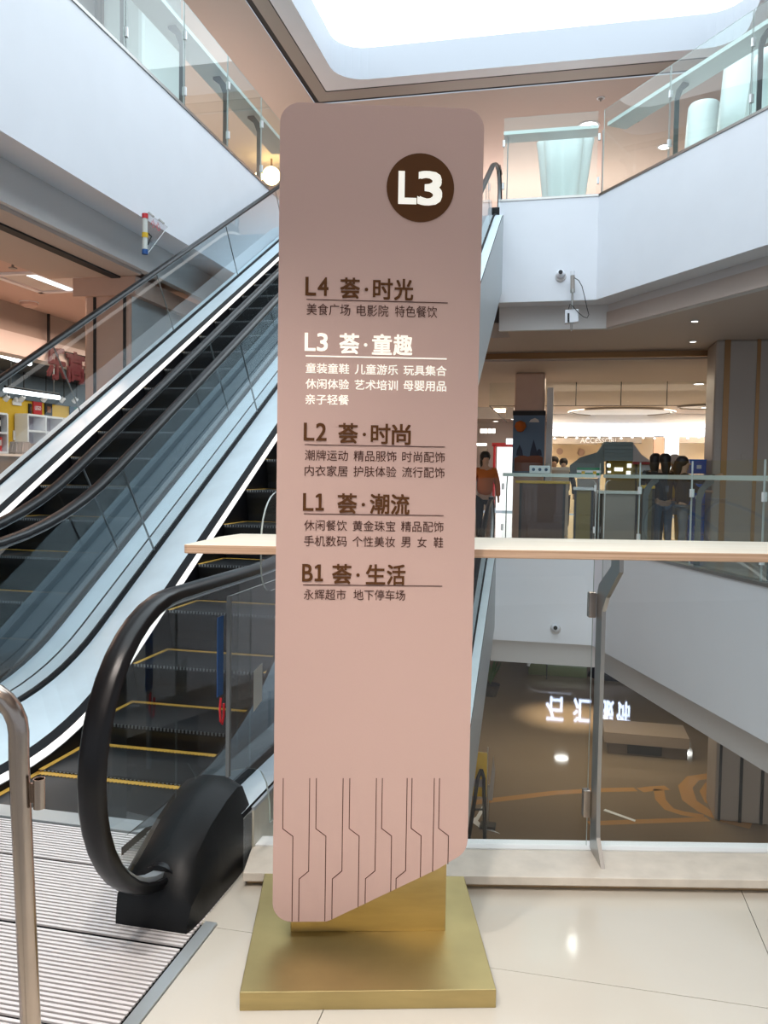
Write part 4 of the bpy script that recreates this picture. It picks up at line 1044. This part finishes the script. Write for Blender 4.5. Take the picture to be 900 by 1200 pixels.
shelf('white shelf unit partly behind the escalator, farther along the yellow wall', 76, 101, 492, 2, 7, False)
shelf('white shelf unit full of boxed toys at the left picture edge', -16, 9, 484, 2, 6, True)
# framed picture, poster, emergency lamp, spots
def wall_plate(name, label, cat, px0, py0, px1, py1, parts):
    a = wp(px0, (py0+py1)/2); c_ = wp(px1, (py0+py1)/2); z1 = wp((px0+px1)/2, py0).z; z0 = wp((px0+px1)/2, py1).z
    t = thing(name, label, cat, (XW, (a.y+c_.y)/2, z0)); hy = (c_.y-a.y)/2; hz = z1-z0
    for i, (n_, m_, s_) in enumerate(parts):
        MB().box((0, -hy*s_, hz*(.5-s_/2)), (.03+.006*i, hy*s_, hz*(.5+s_/2))).build(n_, m_, t)
    return t, hy, hz
wall_plate('framed_picture', 'white framed blue picture on the yellow wall', 'picture', 15, 505, 27, 516, [('frame', M['white'], 1), ('picture', M['c_blue'], .55)])
t, hy, hz = wall_plate('poster', 'red square poster with white letters above the shelves', 'poster', 38, 471, 48, 485.5, [('board', M['red'], 1)])
b = MB(); text_mb(b, 'LEGO', (-hy*.7, hz*.35, hy*.7, hz*.65), Matrix(((0, -1, 0, .033), (1, 0, 0, 0), (0, 0, 1, 0), (0, 0, 0, 1))), .03); b.build('lettering', M['white'], t)['label'] = 'white lettering LEGO'
wall_plate('poster', 'dark portrait poster right of the red poster', 'poster', 52, 473, 60, 487, [('board', M['c_black'], 1), ('print', mat('poster_brown', (.25, .09, .04), .6), .5)])
wall_plate('poster', 'narrow dark poster left of the red poster', 'poster', 33, 473, 36, 486, [('board', M['c_black'], 1), ('print', mat('poster_dim', (.12, .05, .03), .6), .4)])
wall_plate('poster', 'blue panel at the far end of the yellow wall', 'poster', 81, 468, 99, 490, [('board', M['c_blue'], 1), ('print', mat('poster_teal', (.04, .18, .20), .6), .5)])
t, hy, hz = wall_plate('emergency_lamp', 'white twin head emergency lamp above the framed picture', 'lamp', 14, 470, 24, 475, [('case', M['white'], 1)])
for s_ in (-.5, .5): MB().ball((.04, hy*s_, hz*1.3), .06, n=10).build('head', M['white'], t)
for i, px in enumerate((10, 28, 54, 75, 90)):
    p = W(px, 467+i*.6, x=-11.6); t = thing('track_spot', 'small white track spotlight over the yellow wall, %s from the left' % ['first', 'second', 'third', 'fourth', 'fifth'][i], 'ceiling light', (p.x, p.y, p.z), 0, 'track spots over the yellow wall')
    MB().cyl((0, 0, .05), (-.09, 0, -.03), .05, .06, 12).build('head', M['white'], t, smooth=True); MB().cyl((0, 0, .05), (0, 0, 3.48-p.z), .012, n=6).build('stem', M['blk'], t)
# red lettered hanging sign
a = W(53, 425, x=-8.2); c_ = W(118, 425, x=-8.2); zc_ = 3.05
hs = thing('hanging_sign', 'dark red outlined characters hanging below the shop bulkhead', 'sign', (-8.2, a.y, 2.86))
mr = mat('dark_red_letter', (.07, .006, .015), .4); mo = mat('pink_letter_outline', (.22, .07, .08), .4)
MX = Matrix(((0, -1, 0, 0), (1, 0, 0, 0), (0, 0, 1, 0), (0, 0, 0, 1)))
for i, ch_ in enumerate('乐高活'):
    b = MB(); text_mb(b, ch_, (.05+i*.53, 0, .53+i*.53, .50), MX, .045, .001); b.build('letter_outline', mo, hs)['label'] = 'pinkish outline of the character '+ch_
    b = MB(); text_mb(b, ch_, (.05+i*.53, 0, .53+i*.53, .50), MX, .028, .02); b.build('letter', mr, hs)['label'] = 'dark red character '+ch_
MB().box((-.03, 0, .46), (-.01, 1.7, .49)).build('rail', M['blk'], hs)
for y_ in (.12, 1.4): MB().cyl((-.02, y_, .48), (-.02, y_, 1.02), .025, n=8).build('rod', M['blk'], hs)
# white patterned chair and the counter
p = W(41, 560, x=-9.6)
ch_ = thing('lounge_chair', 'white openwork round lounge chair by the toy shop, above the escalator edge', 'chair', (-9.6, p.y, 0))
ztop_ = W(41, 519, x=-9.6).z
b = MB(); n = 14
rows = []
for i in range(7):
    t_ = i/6; r_ = .18+.32*math.sin(t_*math.pi*.55+.35); z = .75+(ztop_-.75)*t_
    rows.append([(r_*math.cos(a_)*.8, r_*math.sin(a_), z) for a_ in [R(60)+R(240)*j/n for j in range(n+1)]])
b.loft(rows, cap=False, closed=False); o2 = b.build('shell', M['c_white'], ch_, smooth=True)
wf = o2.modifiers.new('weave', 'WIREFRAME'); wf.thickness = .035; wf.use_replace = False
MB().lathe((0, 0, 0), [(.34, .68), (.36, .72), (.34, .78), (.05, .80)], 24).build('seat', M['c_white'], ch_, smooth=True)
for a_ in (45, 135, 225, 315): MB().cyl((.22*math.cos(R(a_)), .22*math.sin(R(a_)), .7), (.30*math.cos(R(a_)), .30*math.sin(R(a_)), 0), .02, n=8).build('leg', M['wood_edge'], ch_)
p = W(10, 532, x=-9.3); t = thing('counter', 'low counter with a pale top at the left picture edge', 'counter', (-9.3, p.y, 0))
MB().box((-.5, -1.2, p.z-.04), (.2, .55, p.z)).build('worktop', M['greenwhite'], t); MB().box((-.45, -1.15, 0), (.12, .5, p.z-.04)).build('cabinet', mat('dim_brown_board', (.16, .12, .07), .6), t)
# ceiling vent and detector
A_ = [W(px, py, z=3.9) for px, py in ((21, 324), (68, 322), (97, 335), (52, 337))]
cv = sum(A_, Vector())/4; t = thing('ceiling_vent', 'square recessed light vent in the pinkish left ceiling', 'vent', (cv.x, cv.y, 3.9))
x0_, x1_, y0_, y1_ = -.55, .55, -.55, .55
for bb in (((x0_, y0_), (x1_, y0_+.08)), ((x0_, y1_-.08), (x1_, y1_)), ((x0_, y0_), (x0_+.08, y1_)), ((x1_-.08, y0_), (x1_, y1_))): MB().box((*bb[0], -.03), (*bb[1], -.001)).build('frame', M['white'], t)
MB().box((x0_+.1, y0_+.1, -.012), (x1_-.1, y1_-.1, -.002)).build('diffuser', M['grey_white'], t)
MB().box((-.06, y0_+.12, -.025), (.06, y1_-.12, -.013)).build('lamp', M['cove'], t)
p = W(34, 354, z=3.9); t = thing('smoke_detector', 'round white detector on the pinkish left ceiling', 'detector', (p.x, p.y, 3.9))
MB().lathe((0, 0, 0), [(.13, 0), (.12, -.05), (.07, -.08), (.02, -.085)], 20).build('body', M['pink_ceiling'], t, smooth=True); MB().lathe((0, 0, 0), [(.14, 0), (.14, -.012)], 20).build('base', M['white'], t)
p = W(15, 304, z=3.9); t = thing('sprinkler', 'tiny dark sprinkler head on the pinkish left ceiling', 'sprinkler', (p.x, p.y, 3.9))
MB().cyl((0, 0, 0), (0, 0, -.1), .015, n=8).build('pipe', M['band'], t); MB().cyl((0, 0, -.1), (0, 0, -.11), .05, n=10).build('plate', M['band'], t)

# clear triangular pinch guard hanging below the left fascia
xg = -4.50
def gp(px, py): v = W(px, py, x=xg); return Vector((0, v.y, v.z))
g0 = gp(167, 250); tg = thing('pinch_guard', 'clear triangular pinch guard with red, yellow and blue rod under the left fascia', 'guard', (xg, g0.y, g0.z))
g0 = Vector((0, g0.y, g0.z))
MB().prism([gp(172, 249)-g0, gp(196, 266)-g0, gp(172, 298)-g0], (.008, 0, 0), side=1).build('panel', [M['acrylic'], M['bwhite']], tg)
rr = .032
zA, zB = gp(166, 250).z-g0.z, gp(168.5, 299).z-g0.z; yA = 0
for f0, f1, m_, n_ in ((0, .12, M['red'], 'red_band'), (.12, .47, M['stickw'], 'tube'), (.47, .59, M['yel'], 'yellow_band'), (.59, .88, M['stickw'], 'tube'), (.88, 1, M['blue'], 'blue_band')):
    MB().cyl((.03, yA, zA+(zB-zA)*f0), (.03, yA, zA+(zB-zA)*f1), rr if m_ is not M['stickw'] else rr*.85, n=14).build(n_, m_, tg, smooth=True)
a = gp(176, 260)-g0; c_ = gp(187, 272)-g0
b = MB(); text_mb(b, '小心', (a.y, c_.z, c_.y, a.z+.04), Matrix(((0, -1, 0, .009), (1, 0, 0, 0), (0, 0, 1, 0), (0, 0, 0, 1))), .02); b.build('lettering', mat('pink_letters', (.55, .12, .14), .5), tg)['label'] = 'pinkish red characters'
a = gp(171, 272)-g0; b = MB(); b.tube([a+Vector((.012, 0, 0)), a+Vector((.012, .10, -.02)), a+Vector((.012, .06, -.07)), a+Vector((.012, .02, -.13))], .008, 6); b.build('mark', M['blk'], tg)
for q in ((180, 254), (192, 262)):
    a = gp(*q)-g0; MB().cyl(a, a+Vector((-.06, 0, .05)), .012, n=8).build('clip', M['steel'], tg)

# ================================================================ FLOOR BELOW
y2 = 17.0; xa = W(838, 930, y=y2).x
column('taupe column with dark strips on the floor below, right edge', xa, xa+2.6, y2, y2+1, -5.4, -1.68, [(xa+.06, .05), (W(866, 930, y=y2).x, .06), (W(891, 930, y=y2).x, .06)], M['colgrey'], M['blk'])
MB().box((0, 0, 0), (.01, .01, .01))
yd2 = 20.5; o = (W(760, 880, y=yd2).x, yd2, -5.4)
t = thing('desk', 'dark brown reception desk on the floor below', 'desk', o)
dk = mat('dark_brown_board', (.13, .095, .065), .45)
bx(712, 870, 806, 884, yd2, .9, o).build('front', dk, t); bx(708, 866, 808, 870, yd2-.1, 1.1, o).build('worktop', M['l2wall'], t)
bx(735, 873, 776, 883, yd2-.03, .05, o).build('inset', M['blk'], t)
bx(712, 851, 800, 864, yd2+1.3, .1, o).build('back_panel', dk, t)
# inlays
def inlay(pts, w_, name, label):
    b = MB(); P = [W(*p, z=-5.398) for p in pts]; o_ = P[0].copy()
    Lf, Rt = [], []
    for i, p in enumerate(P):
        d = (P[min(i+1, len(P)-1)]-P[max(i-1, 0)]).normalized(); n_ = Vector((-d.y, d.x, 0))*w_/2; Lf.append(p+n_-o_); Rt.append(p-n_-o_)
    b.sheet(Lf, Rt); o2 = b.build(name, M['l2inlay'], floor2); o2.location = o_
floor2 = bpy.data.objects['floor_lower']
inlay([(550, 941), (600, 935), (650, 929), (700, 926), (745, 925)], .22, 'floor_inlay', '')
inlay([(750, 926), (765, 924), (782, 923)], .25, 'floor_inlay', '')
inlay([(772, 925), (774, 937), (784, 948), (800, 953), (825, 957)], .22, 'floor_inlay', '')
inlay([(690, 965), (740, 963), (800, 961), (830, 960)], .2, 'floor_inlay', '')
inlay([(900, 911), (870, 908), (840, 908), (812, 912), (803, 922), (808, 938), (825, 950), (850, 961), (880, 968)], .3, 'floor_inlay', '')
inlay([(900, 922), (875, 916), (850, 915), (832, 919), (826, 928), (832, 940), (848, 949), (875, 957), (900, 962)], .22, 'floor_inlay', '')
# arrow decal and light streak
def decal(name, label, pts, m_, cat='floor marking'):
    P = [W(*p, z=-5.394) for p in pts]; o_ = P[0].copy(); o2 = MB().prism([p-o_ for p in P], (0, 0, .003)).build(name, m_); o2.location = o_; tag(o2, label, cat)
decal('floor_arrow', 'white chevron arrow on the floor below, left of the glass', [(566, 943), (558, 957), (551, 962), (562, 970), (586, 977), (564, 966), (560, 962), (567, 950)], M['bwhite'])
decal('floor_line', 'thin white floor line on the floor below, right of the post', [(707, 950), (744, 963), (745, 961), (709, 948)], M['bwhite'])
# yellow board and dark leaning stand by the arrow
yy_ = 14.9; o = (W(560, 930, y=yy_).x, yy_, -5.4)
t = thing('notice_board', 'yellow notice board on the floor below, left edge by the sign', 'board', o)
bx(548, 883, 571, 932, yy_, .05, o).build('panel', M['yel'], t); bx(548, 914, 569, 921, yy_-.01, .01, o).build('grey_band', M['band'], t)
for px in (549, 570): bx(px, 876, px+1.2, 975, yy_+.05, .03, o).build('post', M['steel'], t)
yy_ = 14.6; o_ = W(563, 905, y=yy_)
t = thing('folding_stand', 'black folding stand in front of the yellow board', 'stand', (o_.x, yy_, -5.4))
P = [W(*q, y=yy_)-Vector((o_.x, yy_, -5.4)) for q in ((549, 985), (560, 912), (564, 902), (567, 912), (568, 985))]
for q in P: q.z = max(q.z, 0.02)
MB().tube(P[:3], .035, 8).build('leg', M['blk'], t); MB().tube(P[2:], .035, 8).build('leg', M['blk'], t); MB().tube([(P[1]+P[0])/2, (P[3]+P[4])/2], .02, 8).build('crossbar', M['blk'], t)
yy_ = 15.5; o_ = W(576, 905, y=yy_)
t = thing('banner_stand', 'narrow dark banner stand right of the yellow board', 'stand', (o_.x, yy_, -5.4))
b = MB(); P = [W(*q, y=yy_)-Vector((o_.x, yy_, -5.4)) for q in ((572, 938), (577, 938), (580, 905), (578, 886))]
b.prism([(p.x, 0, p.z) for p in P], (0, .04, 0)); b.build('banner', M['band'], t); MB().box((-.2, -.1, 0), (.1, .15, .06)).build('base', M['blk'], t)
MB().cyl((-.05, .02, .03), (-.05, .02, P[0].z+.3), .012, n=6).build('pole', M['steel'], t)
# bench with white arc, dark heap, pot plant
yb2 = 28.3
o = (W(645, 800, y=yb2).x, yb2, -5.4)
t = thing('planter_bench', 'green planter bench with a curved white back on the floor below', 'bench', o)
zb2 = 0
MB().box((-.75, -.3, 0), (1.2, .3, .38)).build('seat', mat('olive_green', (.09, .11, .04), .5), t, bevel=.03)
b = MB(); b.tube([(-.75+.35*(1-math.cos(R(a))), -.3, .30+.25*math.sin(R(a))) for a in range(0, 91, 15)]+[(.7, -.3, .55)], .05, 8); b.build('arc_back', M['bwhite'], t, smooth=True)
o_ = W(716, 806, y=28.3); t = thing('covered_stall', 'dark cloth covered heap beside the planter bench', 'stall', (o_.x, 28.3, -5.4))
MB().loft([[(r_*math.cos(a)*(1+.12*math.sin(3*a)), r_*math.sin(a)*.6, z) for a in [2*math.pi*i/16 for i in range(16)]] for r_, z in ((.75, 0), (.72, .12), (.5, .45), (.2, .62))]).build('cloth', M['c_black'], t, smooth=True)
MB().box((-.5, -.3, .02), (.5, .3, .2)).build('crate', M['blk'], t)
o_ = W(575, 785, y=25); t = thing('potted_plant', 'dark green potted plant on the floor below beside the escalator', 'plant', (o_.x, 25, -5.4))
MB().lathe((0, 0, 0), [(.2, 0), (.3, .35), (.27, .35)], 18).build('pot', M['c_black'], t); b = MB()
gl_ = mat('leaf_green', (.03, .09, .02), .5)
for i in range(16):
    a = i*2.4; l = random.uniform(.4, .8)
    e_ = Vector((math.cos(a)*l*.5, math.sin(a)*l*.5, .35+l)); m_ = e_*.55+Vector((0, 0, .22)); n_ = Vector((-math.sin(a), math.cos(a), 0))*.05
    MB().prism([Vector((0, 0, .33)), m_-n_, e_, m_+n_], (0, 0, .004)).build('leaf', gl_, t)
# dark shop displays at the far end below
o = (0, 30.5, -5.4); t = thing('display_rack', 'dark goods rack at the far end of the floor below', 'shelf', (-.2, 30.9, -5.4))
MB().box((-2.6, 0, 0), (4.6, .3, 1.35)).build('back', M['blk'], t)
for i in range(16):
    x_ = -2.5+i*.44; MB().box((x_, -.25, .15), (x_+.36, 0, random.uniform(.4, 1.2))).build('goods', random.choice([M['band'], M['c_black'], M['c_grey'], mat('goods_brown', (.16, .10, .07), .6)]), t)
l = bpy.data.lights.new('lower_spot', 'SPOT'); l.energy = 1000; l.color = (1, .80, .56); l.spot_size = R(52); l.spot_blend = 1; l.shadow_soft_size = .1
o = bpy.data.objects.new('lower_spot', l); COL.objects.link(o); o.location = (.25, 23.4, -1.80)
# luminous shop name below (seen mirrored in the polished floor)
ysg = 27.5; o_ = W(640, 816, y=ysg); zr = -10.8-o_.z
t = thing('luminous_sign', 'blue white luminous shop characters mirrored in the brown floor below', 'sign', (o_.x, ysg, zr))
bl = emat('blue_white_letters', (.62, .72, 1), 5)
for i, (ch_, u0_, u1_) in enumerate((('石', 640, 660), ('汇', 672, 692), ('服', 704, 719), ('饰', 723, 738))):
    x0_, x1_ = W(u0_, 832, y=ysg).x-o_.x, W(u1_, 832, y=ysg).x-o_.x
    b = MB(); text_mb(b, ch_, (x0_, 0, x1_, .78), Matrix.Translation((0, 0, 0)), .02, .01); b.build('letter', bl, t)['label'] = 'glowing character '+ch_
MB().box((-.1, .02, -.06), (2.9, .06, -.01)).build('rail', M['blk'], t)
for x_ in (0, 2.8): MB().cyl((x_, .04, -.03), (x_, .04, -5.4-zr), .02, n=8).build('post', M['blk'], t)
for px, py, lab in ((658, 888, 'left'), (803, 882, 'right')):
    p = W(px, py, z=-5.4); s_ = (6.8+3.69)/6.8
    disc_light('downlight', 'round downlight in the ceiling of the floor below, %s of the pair' % lab, (p.x*s_, min(p.y*s_, 34.), -1.684), .26, emat('bright_lens', (1, .97, .92), 12), 'downlights mirrored in the brown floor')


# near ceiling lamps above the forecourt (real fittings in the slab overhead)
for i, (x_, y_) in enumerate(((-1.6, 0.4), (.2, .4), (2., .4), (-1.6, -1.6), (.2, -1.6), (2., -1.6))):
    disc_light('downlight', 'round downlight in the slab above the forecourt, %s row, %s' % (['front', 'rear'][i//3], ['left', 'middle', 'right'][i % 3]), (x_, y_, 3.80), .09, M['lamp'], 'downlights above the forecourt')
